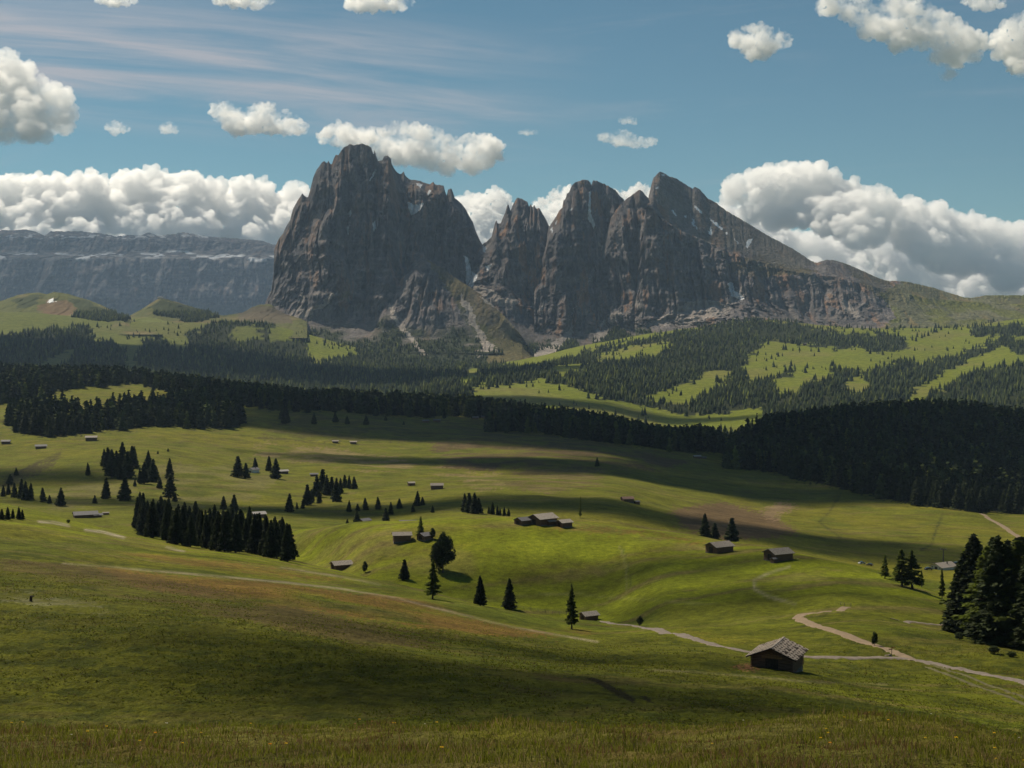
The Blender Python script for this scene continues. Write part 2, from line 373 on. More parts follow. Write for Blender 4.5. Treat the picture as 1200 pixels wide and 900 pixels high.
# earth showing on the steep bank
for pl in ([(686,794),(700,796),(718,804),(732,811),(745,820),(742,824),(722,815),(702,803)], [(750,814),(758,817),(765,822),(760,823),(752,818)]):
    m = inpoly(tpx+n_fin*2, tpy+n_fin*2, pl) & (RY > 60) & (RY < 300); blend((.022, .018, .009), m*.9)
zone([(865,778),(885,780),(888,787),(868,784)], (.20,.09,.05), .8, 60, 400)
# worn lines: foot paths, ditches
def worn(pts, wpx, c, a, ya, yb):
    d = linedist(tpx+n_fin*.5, tpy+n_fin*.25, pts); m = np.clip(1.3-d/wpx, 0, 1)*(RY > ya)*(RY < yb); blend(c, m*a*(.35+.5*sstep(-.5, .5, fbm(st(CX/7, RY/7), 2, 66))))
worn([(75,660),(160,667),(250,675),(330,682),(400,690),(470,702),(540,720),(600,735),(640,742),(700,752)], 1.5, (.24,.20,.14), .75, 60, 640)
worn([(330,665),(400,676),(445,685)], 1.4, (.26,.22,.15), .7, 60, 640)
worn([(46,611),(62,612),(80,616)], 2.0, (.34,.29,.22), .9, 60, 700)
worn([(100,621),(120,623),(145,630)], 2.0, (.34,.29,.22), .9, 60, 700)
worn([(195,641),(215,646)], 1.6, (.34,.29,.22), .8, 60, 700)
worn([(760,785),(850,790),(960,800),(1040,802)], 1.6, (.2,.17,.09), .5, 60, 400)
worn([(726,640),(732,660),(735,680),(734,694)], 1.5, (.16,.15,.06), .7, 390, 640)
worn([(729,642),(736,662),(739,682),(738,694)], 1.1, (.05,.07,.02), .7, 390, 640)
worn([(925,664),(900,672),(884,680),(884,690),(900,699),(932,708)], 2.0, (.26,.23,.16), .6, 300, 640)
worn([(560,705),(650,695),(760,703),(860,710)], 1.5, (.18,.17,.07), .5, 390, 640)
worn([(1104,605),(1098,618),(1094,630),(1092,638),(1080,644)], 1.8, (.03,.035,.014), .95, 640, 1400)
worn([(991,568),(978,590),(972,600),(960,612),(985,630)], 1.4, (.035,.04,.016), .85, 640, 1700)
worn([(350,600),(420,590),(480,595),(560,600),(650,612)], 1.4, (.05,.05,.02), .6, 640, 1400)
worn([(0,572),(20,555),(45,542),(70,532),(60,540)], 2.2, (.045,.035,.02), .9, 700, 1700)
worn([(1155,402),(1120,425),(1075,445),(1062,470)], 1.0, (.15,.17,.04), .6, 2900, 6500)
_f = (RY > 2900)*1.; fm = forest_mask(jx+_f*fbm(st(CX/38, RY/38), 3, 63)*5, jy+_f*fbm(st(CX/38+70, RY/38), 3, 64)*3.2, RY)
blend((.070, .078, .022), .6*(RY > 2900)*(1-sstep(300, 360, tpx)))
blend((.014, .018, .008), fm*.93)
nearm = RY < 27
blend((.12, .11, .026), nearm*(.4+.5*sstep(-.3, .6, fbm(st(CX/2.5, RY/1.2), 3, 88))))
blend((.12, .065, .03), nearm*.45*sstep(.1, .7, fbm(st(CX/4, RY/1.5), 3, 89)))
MG = attr_mat('meadow', [.05, .45, 2.2], .34, 1., 2.6, .5)
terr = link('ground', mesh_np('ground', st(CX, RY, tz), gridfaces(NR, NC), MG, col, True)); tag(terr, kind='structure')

# ------------------------------------------------------------------ mountains: rock relief built crest to foot, with a back
APRON = []
def massif(name, crest, rows, px_step, nrow, colour, rib, mat, jag=.35, seed=0, kscale=1.0, napron=1100):
    """rows: list of (py function of px or constant, distance function or constant) from crest to foot"""
    cx = [c[0] for c in crest]; cy = [c[1] for c in crest]
    px = np.arange(cx[0], cx[-1]+.01, px_step); n = len(px)
    f = lambda q: np.full(n, float(q)) if np.isscalar(q) else np.interp(px, [a[0] for a in q], [a[1] for a in q])
    cr = np.interp(px, cx, cy)
    Yc = f(rows[0])
    cr = cr+jag*fbm(st(px/2.2, px*0+seed), 3, seed+3)
    K = [(cr, Yc)]+[(np.maximum(f(a), cr+2+3*i), f(b)) for i, (a, b) in enumerate(rows[1:])]
    # smooth parameter through the lines
    kv = np.linspace(0, 1, len(K)); v = np.linspace(0, 1, nrow)
    PY = np.zeros((nrow, n)); YY = np.zeros((nrow, n))
    for i in range(n):
        PY[:, i] = np.interp(v, kv, [k[0][i] for k in K]); YY[:, i] = pchip(kv, [k[1][i] for k in K], v)
    PX = np.tile(px, (nrow, 1)); X = (PX-600)/F*YY; Z = -(PY-HOR)/F*YY
    s = kscale; p = st(X.ravel()/s, Z.ravel()/s, YY.ravel()/s)
    a = rib(PX.ravel(), PY.ravel(), np.repeat(v, n))
    warp = fbm(p/260, 3, seed+50)*.6
    d = ridged(st(p[:, 0]/190+warp*.5, p[:, 1]/1500, p[:, 2]/1500), 3, seed+11, .55)*85
    bb = fbm(st(p[:, 0]/48+warp*.8, p[:, 1]/620, p[:, 2]/300), 1, seed+12); b2 = fbm(st(p[:, 0]/21+warp*1.6, p[:, 1]/200, p[:, 2]/150), 1, seed+17)
    d += np.minimum(np.abs(bb)*2.6, 1)*46+np.minimum(np.abs(b2)*2.6, 1)*17
    tt = p[:, 1]/115+fbm(st(p[:, 0]/300, p[:, 1]/300), 3, seed+18)*.8; fr = tt-np.floor(tt); d += (fr-sstep(.75, 1., fr))*24
    d += fbm(st(p[:, 0]/20, p[:, 1]/26, p[:, 2]/30), 3, seed+13)*13
    d += ridged(st(p[:, 0]/26+warp, p[:, 1]/90, p[:, 2]/90), 3, seed+15, .6)*11
    d += fbm(p/8., 2, seed+16)*5
    d += fbm(st(p[:, 0]/150, p[:, 1]/45, p[:, 2]/150), 3, seed+14)*14   # ledges
    edge = np.minimum(1, np.repeat(v, n)*10+.25)
    Yd = YY.ravel()-d*a*edge*s
    X = (PX.ravel()-600)/F*Yd; Z = -(PY.ravel()-HOR)/F*Yd
    px0, py0 = PX.ravel(), PY.ravel(); V = st(X, Yd, Z); cc = colour(PX.ravel(), PY.ravel(), V, np.repeat(v, n), d)
    dk = np.where((cc[:, 0] < .085) & (cc[:, 1] > cc[:, 0]) & (py0 > 366) & (py0 < 430) & (px0 < 1060) & (Yd < 8000))[0]
    if len(dk): APRON.append(V[np.random.RandomState(seed).choice(dk, min(len(dk), int(napron)))])
    # back side
    nb = 14; Bv = []; top = V[:n]
    for k in range(1, nb+1):
        t = k/nb; q = top.copy(); q[:, 1] += 900*s*t; q[:, 2] = top[:, 2]-(top[:, 2]+300*s)*t**1.3
        q[:, 0] *= q[:, 1]/top[:, 1]
        q += st(*(fbm(q/90+seed, 2, seed+60+k2)*25*t for k2 in range(3))); Bv.append(q)
    Bv = np.concatenate(Bv[::-1]); V = np.concatenate([Bv, V]); cc = np.concatenate([np.tile(C(.17, .16, .155), (nb*n, 1)), cc])
    o = link(name, mesh_np(name, V, gridfaces(nb+nrow, n)[:, ::-1], mat, cc, False)); return o
def rockcol(snow=(), scree=(), grass=None, seed=0, orange=1., base=(.165, .150, .148), green_lo=(372, 400)):
    def fn(px, py, V, v, d):
        p = V
        c = np.tile(np.array(base), (len(px), 1))
        def bl(q, m):
            nonlocal c
            m = np.clip(m, 0, 1)[:, None]; c = c*(1-m)+np.asarray(q)*m
        st1 = fbm(st(p[:, 0]/70, p[:, 2]/260, p[:, 1]/200), 4, seed+31)
        st2 = fbm(st(p[:, 0]/22, p[:, 2]/160, p[:, 1]/120), 3, seed+32)
        bl((.095, .092, .10), sstep(-.1, .5, -st2)*.7); bl((.24, .22, .205), sstep(.25, .6, fbm(st(p[:, 0]/140, p[:, 2]/16, p[:, 1]/140), 3, seed+41))*.35)
        bl((.25, .22, .20), sstep(.1, .7, fbm(p/50, 4, seed+33))*.6)
        bl((.33, .19, .11), sstep(.40, .8, st1+.5*st2)*.8*orange)
        bl((.27, .15, .085), sstep(.15, .9, st2)*.35*orange)
        # talus at the foot, then dwarf pine and grass
        jx_ = px+fbm(p/30, 3, seed+35)*2.5; jy_ = py+fbm(p/30+9, 3, seed+36)*2.5
        tal = fbm(p/120, 3, seed+37)
        lo = sstep(green_lo[0]-12, green_lo[0]+8, py+tal*14); bl((.20, .175, .155), lo*.55)
        lo2 = sstep(green_lo[0]+5, green_lo[1], py+tal*16); bl((.045, .055, .024), lo2*.95)
        if grass is not None:
            for pl, q, a_ in grass: bl(q, inpoly(jx_, jy_, pl)*a_*(.6+.4*sstep(-.4, .4, tal)))
        for pl in scree: bl((.40, .35, .31), inpoly(jx_, jy_, pl)*.85)
        for pl in snow: bl((.80, .82, .86), inpoly(px+fbm(p/14, 2, seed+38)*.8, py+fbm(p/14+5, 2, seed+39)*.8, pl)*1.)
        return c
    return fn
MR = attr_mat('dolomite_rock', [.012, .06], .26, 1., .06, 26., (1, 1, .4))
def ribA(px, py, v): return .12+.88*(1-sstep(335, 388, py))
CA = [(296,372),(308,362),(314,348),(318,340),(321,318),(320,300),(322,290),(326,281),(331,275),(335,266),(340,258),(343,246),(348,236),(354,227),(358,230),(361,231),(364,220),(367,208),(371,199),(377,191),(380,189),(383,191),(385,188),(387,192),(389,192),(391,186),(393,182),(397,181),(399,177),(404,172),(410,169),(416,170),(423,168),(430,170),(435,173),(437,180),(438,181),(439,176),(441,183),(443,188),(448,188),(450,184),(454,182),(458,185),(459,193),(462,197),(466,203),(470,204),(473,201),(475,206),(482,211),(488,211),(496,213),(504,216),(508,213),(510,216),(514,217),(520,218),(522,225),(523.5,230),(525,222),(529,221),(531,226),(533,232),(540,238),(545,244),(550,254),(554,260),(558,272),(562,281),(566,288),(572,310),(580,350),(590,400)]
m = massif('mountain', CA, [[(300,7450),(455,7500),(472,7800),(600,7700)], ([(300,375),(320,345),(370,300),(455,290),(478,262),(495,262),(600,340)], [(300,7200),(455,7200),(475,7560),(600,7400)]), ([(296,380),(450,372),(600,402)], 6900), (414, 6350)],
  .55, 330, rockcol(snow=[[(478,236),(484,240),(497,238),(492,246),(487,250),(482,252),(478,243)],[(500,228),(503,222),(505,223),(502,230)],[(408,250),(411,246),(411,254)],[(406,266),(409,264),(408,275)],[(436,205),(441,198),(438,206),(433,212)],[(437,262),(440,258),(441,268),(438,270)],[(544,300),(549,303),(553,318),(551,330),(545,342),(547,318)],[(488,214),(495,216),(493,220),(488,217)]], orange=.5,
  scree=[[(325,379),(350,358),(357,366),(372,356),(396,338),(394,347),(370,366),(345,379)],[(352,342),(356,352),(350,360)]], grass=[([(395,347),(405,340),(415,345),(400,352)],(.2,.16,.06),.8)], seed=1), ribA, MR, .5, 1)
tag(m, kind='structure')
CB = [(548,330),(556,300),(562,290),(566,286),(570,283),(576,278),(578,269),(580.5,260),(582,258),(583,262),(587,262),(589,256),(592,250),(594,242),(595.5,238.5),(597,243),(598.5,247),(601,240),(606,231),(612,233),(618,236.5),(620,242),(622,239),(624,243),(626,240),(628,244),(632,244),(636,251),(640,258),(643,264),(648,275),(660,310),(672,360)]
m = massif('mountain', CB, [7600, ([(548,338),(580,330),(672,372)], 7250), ([(548,350),(600,352),(672,392)], 7050), (412, 6500)],
  .55, 260, rockcol(snow=[[(566,288),(570,290),(569,296),(565,294)],[(568,312),(577,309),(572,318)],[(553,318),(560,322),(552,340),(547,342)]], scree=[[(548,330),(575,338),(590,350),(600,362),(560,352)],[(585,352),(600,346),(612,352),(600,358)]], seed=2, green_lo=(378,408)), ribA, MR, .5, 7)
tag(m, kind='structure')
CC = [(626,330),(634,300),(640,280),(643,267),(648,259),(653,251),(656,246),(659,244),(660,236),(663,232),(664,227),(667,225),(670,218),(674,214),(680,212),(684,210),(689,211),(692,214),(693,217),(695,211),(700,212),(706,214.5),(714,218.5),(721,223),(725,228),(731,234),(738,250),(746,300),(752,350)]
m = massif('mountain', CC, [7420, ([(626,345),(680,330),(752,360)], 7100), ([(626,385),(752,388)], 6850), (418, 6350)],
  .55, 300, rockcol(snow=[[(690.5,224),(692.5,224),(692.5,250),(697,262),(696,268),(689,256)],[(650,262),(653,258),(652,263)],[(645,268),(648,266),(647,273)],[(667,246),(671,243),(669,247)]],
  scree=[[(596,426),(625,412),(650,400),(664,388),(671,376),(672,392),(660,404),(640,430)],[(626,366),(634,360),(640,350),(636,366)],[(700,283),(706,290),(703,296)],[(699,312),(704,303),(668,372),(664,378)]], seed=3, green_lo=(392,410)), lambda px, py, v: .15+.85*(1-sstep(375, 400, py)), MR, .5, 13)
tag(m, kind='structure')
CD = [(696,330),(704,300),(710,275),(716,256),(722,246),(729,238),(732,235),(738,230),(744,226),(749,222.5),(753,224),(756,228),(760,232),(764,250),(768,300),(774,350)]
m = massif('mountain', CD, [7260, ([(696,345),(774,355)], 7020), ([(696,384),(774,380)], 6850), (410, 6400)],
  .55, 280, rockcol(scree=[[(693,400),(705,380),(716,366),(730,360),(727,374),(712,392),(702,402)]], snow=[[(753,327),(768,322),(760,330)]], seed=4, green_lo=(386,404)), lambda px, py, v: .15+.85*(1-sstep(372, 396, py)), MR, .5, 19)
tag(m, kind='structure')
CE = [(744,330),(752,280),(757,248),(760,231),(762,222),(764,214),(766,208),(769,205),(773,201),(778,203),(785,207),(792,209),(800,214),(806,218),(811,221),(815,219),(819,221),(824,226),(830,233),(838,237),(850,246),(858,251),(870,258),(880,264),(900,276),(930,292),(951,306),(957,308),(969,304.5),(976,305),(985,307),(996,311),(1011,317.5),(1025,324),(1038,329),(1050,329),(1062,330),(1075,333),(1089,336),(1100,339),(1113,343),(1131,349),(1140,349),(1155,346),(1200,346),(1300,350),(1450,352),(1600,360)]
GR = [([(1060,329),(1089,334),(1131,347),(1155,344),(1600,350),(1600,420),(1040,420),(1020,395),(1050,370),(1030,345)], (.135,.145,.028), .9), ([(985,306),(1040,326),(1060,345),(1040,355),(1010,335)], (.10,.09,.035), .6),
      ([(850,310),(890,298),(935,312),(960,318),(900,325),(860,322)], (.13,.105,.04), .7), ([(773,201),(957,308),(930,316),(880,300),(830,285),(790,262),(768,232)], (.17,.155,.125), .75)]
m = massif('mountain', CE, [[(744,7300),(800,7500),(950,7300),(1100,7150),(1600,7100)], ([(744,340),(758,238),(775,262),(800,278),(830,290),(880,308),(930,318),(957,322),(1000,330),(1040,342),(1100,352),(1200,358),(1600,365)], [(744,7100),(800,7130),(950,7050),(1600,6950)]),
  ([(744,372),(800,365),(870,352),(950,372),(1040,378),(1600,385)], [(744,6850),(950,6800),(1100,6600),(1600,6500)]), ([(744,405),(880,398),(1000,398),(1600,392)], 6200)],
  .7, 280, rockcol(snow=[[(814,240),(823,248),(822,250.5),(813,243)],[(811,256),(814,257),(814.5,266),(811,263)],[(815,265),(818,268),(816,270)],[(831,255),(840,261),(848,269),(846,270),(838,264)],[(828,270),(831,272),(833.5,264),(834.5,275),(831,275)],[(874,288),(876,281),(882,279),(880,284),(876,292)],[(850,273),(853,272),(852,276)],[(788,245),(793,253),(791,253),(787,247)],[(775,204),(778,203),(779,206),(776,206)],[(802,253),(805,252),(804,256)],[(860,278),(866,286),(864,286)],[(853,332),(858,330),(861,341),(868,344),(873,350),(870,352),(857,347)],[(769,219),(772,218),(772,221),(769,221)]],
  scree=[[(752,382),(775,372),(800,355),(830,350),(850,356),(868,336),(872,346),(850,370),(800,382)],[(985,350),(995,356),(1010,372),(1004,374),(990,362)],[(738,330),(748,350),(752,368),(746,360)]], grass=GR, seed=5, green_lo=(382,402), orange=.7),
  lambda px, py, v: np.where(v < .30, .12, 1.)*(1-sstep(372, 392, py)*.85)*(1-.45*sstep(860, 940, px))*(1-.4*sstep(960, 1080, px)), MR, .4, 25)
tag(m, kind='structure')
# front buttress and the grassy spur beside it
CF = [(386,418),(400,408),(415,396),(430,385),(442,370),(452,354),(460,344),(472,325),(484,308),(498,302),(508,309),(520,316),(537,328),(550,336),(563,345),(575,355),(587,366),(600,380),(612,395),(625,412)]
m = massif('mountain', CF, [[(386,6560),(415,6780),(430,6860),(460,6985),(484,7110),(498,7140),(540,6980),(580,6740),(625,6450)], (396, 6600), (424, 6250), (446, 6050)], .6, 230,
  rockcol(scree=[[(537,340),(545,350),(553,362),(562,385),(580,408),(570,416),(556,388),(546,368)],[(560,345),(590,362),(612,390),(596,372),(570,354)],[(555,412),(572,402),(585,410),(560,420)],[(452,350),(457,356),(465,368),(475,385),(500,414),(495,416),(470,388),(458,370)]],
  grass=[([(498,301),(540,325),(590,362),(640,405),(640,430),(575,430),(560,395),(545,367),(520,333)], (.17,.14,.06), .9), ([(525,340),(560,372),(585,405),(566,412),(548,380)], (.09,.10,.03), .7)], seed=1, green_lo=(372,394), orange=.5),
  lambda px, py, v: np.where(px < 500, .75, .75-.45*sstep(500, 540, px))*(1-sstep(350, 392, py)*.85), MR, .4, 1); tag(m, kind='structure')
# far table mountain
CS = [(-500,262),(-200,268),(0,270),(30,269),(40,271),(52,276),(60,271),(95,271),(120,274),(137,277),(150,275),(165,276),(173,272),(185,276),(200,275),(215,272),(230,275),(255,278),(280,280),(308,282),(320,287),(420,292),(700,300)]
def sellacol(px, py, V, v, d):
    c = rockcol(seed=9, orange=.25, base=(.045, .05, .06), green_lo=(368, 390))(px, py, V, v, d)
    gg = (sstep(352, 368, py)*.9)[:, None]; c = c*(1-gg)+np.array([.05, .062, .05])*gg
    s = .8*np.exp(-((py-300-6*vnoise(st(px/30, px*0), 77))/3.)**2)*sstep(.05, .5, fbm(st(px/14, py/3), 3, 78))
    s2 = np.exp(-((py-277)/3)**2)*sstep(.35, .6, fbm(st(px/6, py/2), 3, 79))
    m_ = np.clip(s+s2*.6, 0, 1)[:, None]; return c*(1-m_)+np.array([.8, .82, .86])*m_
m = massif('mountain', CS, [16800, (295, 16500), (303, 15900), (371, 15300), (398, 14300)], 1.0, 240, sellacol, lambda px, py, v: (1-sstep(345, 366, py)*.9)*.6, MR, .5, 43, 2.0)
tag(m, kind='structure')
MH = attr_mat('alpine_turf', [.012, .05], .2, .6, .03, 8.)
def hillcol(seed, extra=()):
    def fn(px, py, V, v, d):
        c = np.tile(C(.085, .090, .026), (len(px), 1)); n = fbm(V/140, 4, seed)
        def bl(q, m):
            nonlocal c
            m = np.clip(m, 0, 1)[:, None]; c = c*(1-m)+np.asarray(q)*m
        bl((.16, .12, .06), sstep(0, .7, n)*.6)
        jx_ = px+fbm(V/60, 3, seed+1)*4; jy_ = py+fbm(V/60+9, 3, seed+2)*2.5
        for pl, q, a_ in extra: bl(q, inpoly(jx_, jy_, pl)*a_)
        return c
    return fn
DK = (.035, .045, .02)
m = massif('hill', [(-500,350),(-60,356),(0,353),(20,346),(33,343.5),(47,343),(55,345),(63,342),(78,344),(91,348),(105,352),(118,357),(137,367),(160,376),(190,384)], [6900, (372, 6400), (392, 5850)], 1, 120,
  hillcol(3, [([(14,352),(40,344),(50,347),(40,358),(20,362)], DK, .8), ([(80,350),(100,352),(122,362),(150,375),(110,378),(85,372),(90,360)], DK, .85), ([(40,362),(60,350),(80,352),(92,366),(70,372)], (.16,.09,.06), .6), ([(54,354.5),(62,349.5),(64,352),(70,353.5),(58,355)], (.8,.82,.86), 1)]), lambda px, py, v: .25+0*px, MH, .2, 51); tag(m, kind='structure')
m = massif('hill', [(120,376),(150,371),(165,363),(182,352),(187,349),(193,350),(200,352),(220,358),(240,364),(262,370),(285,366),(295,360),(305,357),(318,356),(335,364),(360,376)], [7150, (374, 6700), (396, 6100)], 1, 110,
  hillcol(7, [([(175,360),(187,350),(200,353),(245,366),(255,374),(220,377),(190,372)], DK, .85), ([(280,362),(305,357),(340,366),(340,380),(280,378)], (.10,.08,.055), .8), ([(130,376),(170,372),(210,378),(160,384)], (.13,.15,.035), .6)]), lambda px, py, v: .3+0*px, MH, .2, 57); tag(m, kind='structure')
#@@CLOUDS
# ------------------------------------------------------------------ clouds and air

def cloud_mat(name, dens, c=(.998, .998, .998), ns=0):
    m = bpy.data.materials.new(name); m.use_nodes = True; t = m.node_tree; t.nodes.clear()
    out = t.nodes.new('ShaderNodeOutputMaterial'); v = t.nodes.new('ShaderNodeVolumePrincipled')
    v.inputs['Color'].default_value = (*c, 1); v.inputs['Density'].default_value = dens; v.inputs['Anisotropy'].default_value = .5
    if ns:   # torn, uneven vapour
        tc = t.nodes.new('ShaderNodeTexCoord'); n = t.nodes.new('ShaderNodeTexNoise'); n.inputs['Scale'].default_value = ns; n.inputs['Detail'].default_value = 5; n.inputs['Roughness'].default_value = .6
        r = t.nodes.new('ShaderNodeMapRange'); r.inputs['From Min'].default_value = .41; r.inputs['From Max'].default_value = .56; r.inputs['To Max'].default_value = dens
        t.links.new(tc.outputs['Object'], n.inputs['Vector']); t.links.new(n.outputs[0], r.inputs[0]); t.links.new(r.outputs[0], v.inputs['Density'])
    t.links.new(v.outputs[0], out.inputs['Volume']); return m
MC1 = cloud_mat('dense_cloud', .010); MC2 = cloud_mat('light_cloud', .022, ns=1/420.); MC3 = cloud_mat('wispy_cloud', .014, ns=1/160.); MC4 = cloud_mat('heavy_cloud', .03); MC5 = cloud_mat('shade_veil', .0011)
def cloud(label, outline, base, Y, rpx, mat, seed, group=None, depth=1.2, kids=10, vox=10.):
    rs = np.random.RandomState(seed); V = []; Fc = []; off = 0; sph = []
    xs = [p[0] for p in outline]; ys = [p[1] for p in outline]
    n = int((xs[-1]-xs[0])/rpx*1.7)+1
    for k in range(n):
        px = xs[0]+(xs[-1]-xs[0])*(k+rs.rand())/n
        top = np.interp(px, xs, ys); bot = base if np.isscalar(base) else np.interp(px, [b[0] for b in base], [b[1] for b in base])
        y = top
        while True:
            r = rpx*rs.uniform(.45, 1.15); r = max(min(r, (bot-top)/2), rpx*.22)
            sph.append((px+rs.uniform(-.3, .3)*rpx, y+r, rs.uniform(-1, 1)*rpx*depth-(y-top)*.9, r)); y += r*1.25
            if y > bot-rpx*.3: break
    ch = []
    for (px, py, d, r) in sph:
        for q in range(kids):
            v = rs.normal(size=3); v /= np.linalg.norm(v)
            if v[2] > .4: v[2] *= -1
            v[1] -= .2; rr = r*rs.uniform(.2, .5)
            ch.append((px+v[0]*r*.85, py+v[1]*r*.85, d+v[2]*r*.85, rr))
    k = rpx/F*Y
    for (px, py, d, r) in sph+ch:
        D = Y+d*Y/F; cp = np.array([(px-600)/F*D, D, -(py-HOR)/F*D]); R = r/F*D
        vv, ff = ico(4 if r > rpx*.4 else 3); P = vv*R*np.array([1.1, 1.1, .85])+cp
        q = fbm(P/(k*.55), 5, seed, .55); P = P+vv*(R*.45*(.35-np.abs(q)))[:, None]
        V.append(P); Fc.append(ff+off); off += len(vv)
    V = np.concatenate(V); Fc = np.concatenate(Fc); org = V.mean(0)
    o = link('cumulus_cloud', mesh_np('cumulus_cloud', V-org, Fc, mat, None, True)); o.location = org
    md = o.modifiers.new('merge', 'REMESH'); md.mode = 'VOXEL'; md.voxel_size = k/(vox*1.35)
    tx = bpy.data.textures.new('billow', 'CLOUDS'); tx.noise_scale = k*(.42 if rpx > 12 else .65); tx.noise_depth = 4; tx.noise_basis = 'ORIGINAL_PERLIN'
    dm = o.modifiers.new('billow', 'DISPLACE'); dm.texture = tx; dm.texture_coords = 'LOCAL'; dm.strength = k*(.6 if rpx > 12 else 1.15); dm.mid_level = .5
    tag(o, label, 'cloud', group); return o
cloud('long bank of piled white cumulus above the far flat topped mountain on the left', [(-260,215),(-150,200),(-60,208),(0,212),(30,203),(67,207),(80,206),(97,198),(112,203),(127,212),(140,206),(167,198),(187,195),(200,201),(213,200),(235,207),(253,208),(267,219),(290,207),(317,213),(333,224),(347,215),(360,224),(372,245),(380,262)], 312, 23500, 17, MC1, 1, kids=12)
cloud('white cloud filling the notch between the highest peak and the middle towers', [(500,262),(530,234),(545,229),(560,225),(575,222),(590,227),(605,240),(640,256)], 300, 23500, 12, MC1, 12)
cloud('white cloud behind the notch left of the twin topped peak', [(612,250),(625,240),(640,230),(655,221),(668,218),(690,225)], 300, 23500, 9, MC2, 13)
cloud('small white cloud peeping between the twin topped peak and the pointed slab peak', [(704,226),(715,222),(735,224),(748,216),(757,216),(770,225)], 250, 23500, 7, MC2, 14)
cloud('tall cauliflower cumulus tower at the left end of the right hand bank', [(846,226),(852,216),(863,208),(893,197),(915,194),(943,189),(963,194),(980,208),(993,208),(1002,226)], [(846,228),(870,236),(900,252),(960,268),(1002,250)], 22800, 17, MC1, 4, kids=14)
cloud('middle grey bottomed cumulus of the right hand bank', [(962,238),(985,226),(1000,222),(1015,220),(1030,216),(1042,226),(1050,246)], [(962,262),(1000,276),(1050,270)], 22000, 14, MC1, 41, kids=14)
cloud('long chain of grey bottomed cumulus heads at the right end of the bank', [(1036,250),(1047,242),(1063,229),(1083,238),(1100,234),(1113,248),(1133,249),(1153,256),(1177,264),(1200,259),(1260,262),(1400,250),(1500,265)], [(1036,262),(1080,296),(1180,316),(1500,310)], 22400, 17, MC1, 42, kids=14)
cloud('low pale cloud layer lying along the right hand mountain ridge', [(820,262),(836,240),(850,236),(870,244),(890,256),(930,270),(1000,278),(1040,272),(1080,292),(1120,298),(1160,306),(1200,302),(1300,300),(1500,300)], [(820,270),(850,296),(950,330),(1080,356),(1500,366)], 24500, 15, MC1, 43, kids=14)
cloud('big dark grey cloud with bright rim at the upper left edge', [(-110,62),(-60,60),(0,58),(15,66),(30,73),(48,88),(65,97),(80,108),(88,124)], [(-110,160),(0,160),(40,160),(66,150),(88,132)], 9500, 15, MC1, 3)
cloud('long white puffy cloud just right of the highest peak', [(373,156),(385,148),(400,142),(415,149),(440,150),(465,141),(485,146),(510,148),(525,158),(540,164),(555,156),(570,158),(587,168)], [(373,162),(400,167),(440,176),(470,184),(520,190),(560,189),(587,182)], 11500, 9.5, MC2, 5)
cloud('low ragged white cloud left of the highest peak', [(245,120),(262,116),(280,128),(300,122),(315,118),(328,134),(335,126),(350,140),(362,147)], [(245,128),(275,148),(310,153),(362,151)], 11500, 7.5, MC2, 6)
cloud('small round white cloud alone in the upper right sky', [(856,38),(868,30),(880,28),(892,27),(905,36),(918,33),(924,42)], [(856,44),(880,62),(905,56),(924,50)], 11500, 7.5, MC2, 7)
cloud('large white cloud slanting across the top right of the sky', [(960,-30),(990,-22),(1020,-12),(1050,-2),(1085,2),(1110,16),(1135,32),(1158,42)], [(960,2),(990,12),(1020,36),(1060,48),(1090,52),(1112,82),(1135,60),(1158,52)], 10500, 11, MC2, 8)
cloud('white cloud cut by the right edge of the sky', [(1164,40),(1180,24),(1200,12),(1240,-5),(1300,0)], [(1164,48),(1185,72),(1210,80),(1300,70)], 10500, 10, MC2, 9)
cloud('tiny white puff left of centre high above the far bank', [(124,144),(135,141),(152,148)], [(124,150),(138,156),(152,152)], 11500, 4, MC3, 10, vox=7)
cloud('tiny white puff next to the ragged cloud', [(188,146),(197,141),(208,148)], [(188,152),(200,155),(208,152)], 11500, 3.6, MC3, 11, vox=7)
cloud('thin broken streak of cloud above the twin topped peak', [(700,158),(715,154),(730,151),(745,158),(768,162)], [(700,163),(730,168),(768,168)], 11500, 4.2, MC3, 15, vox=7)
cloud('small wisp above the thin broken streak of cloud', [(726,138),(736,136),(746,138)], 143, 11500, 2.6, MC3, 16, vox=7)
cloud('narrow wisp of cloud left of the twin topped peak', [(608,153),(618,151),(630,153)], 156, 11500, 2.2, MC3, 17, vox=7)
cloud('white cloud touching the top edge right of the first third', [(408,-14),(430,-20),(460,-16),(484,-4)], [(408,2),(432,11),(460,8),(484,3)], 10500, 6, MC2, 18)
cloud('white cloud touching the top edge near the left', [(252,-14),(280,-18),(318,-10)], [(252,2),(285,7),(318,3)], 10500, 5, MC2, 19)
cloud('scrap of cloud at the top left corner', [(112,-10),(135,-13),(158,-8)], [(112,0),(135,4),(158,1)], 10500, 4, MC2, 20)
cloud('scrap of cloud at the top right corner', [(1130,-8),(1152,-12),(1178,-6)], [(1130,4),(1155,11),(1178,5)], 10500, 4, MC2, 21)

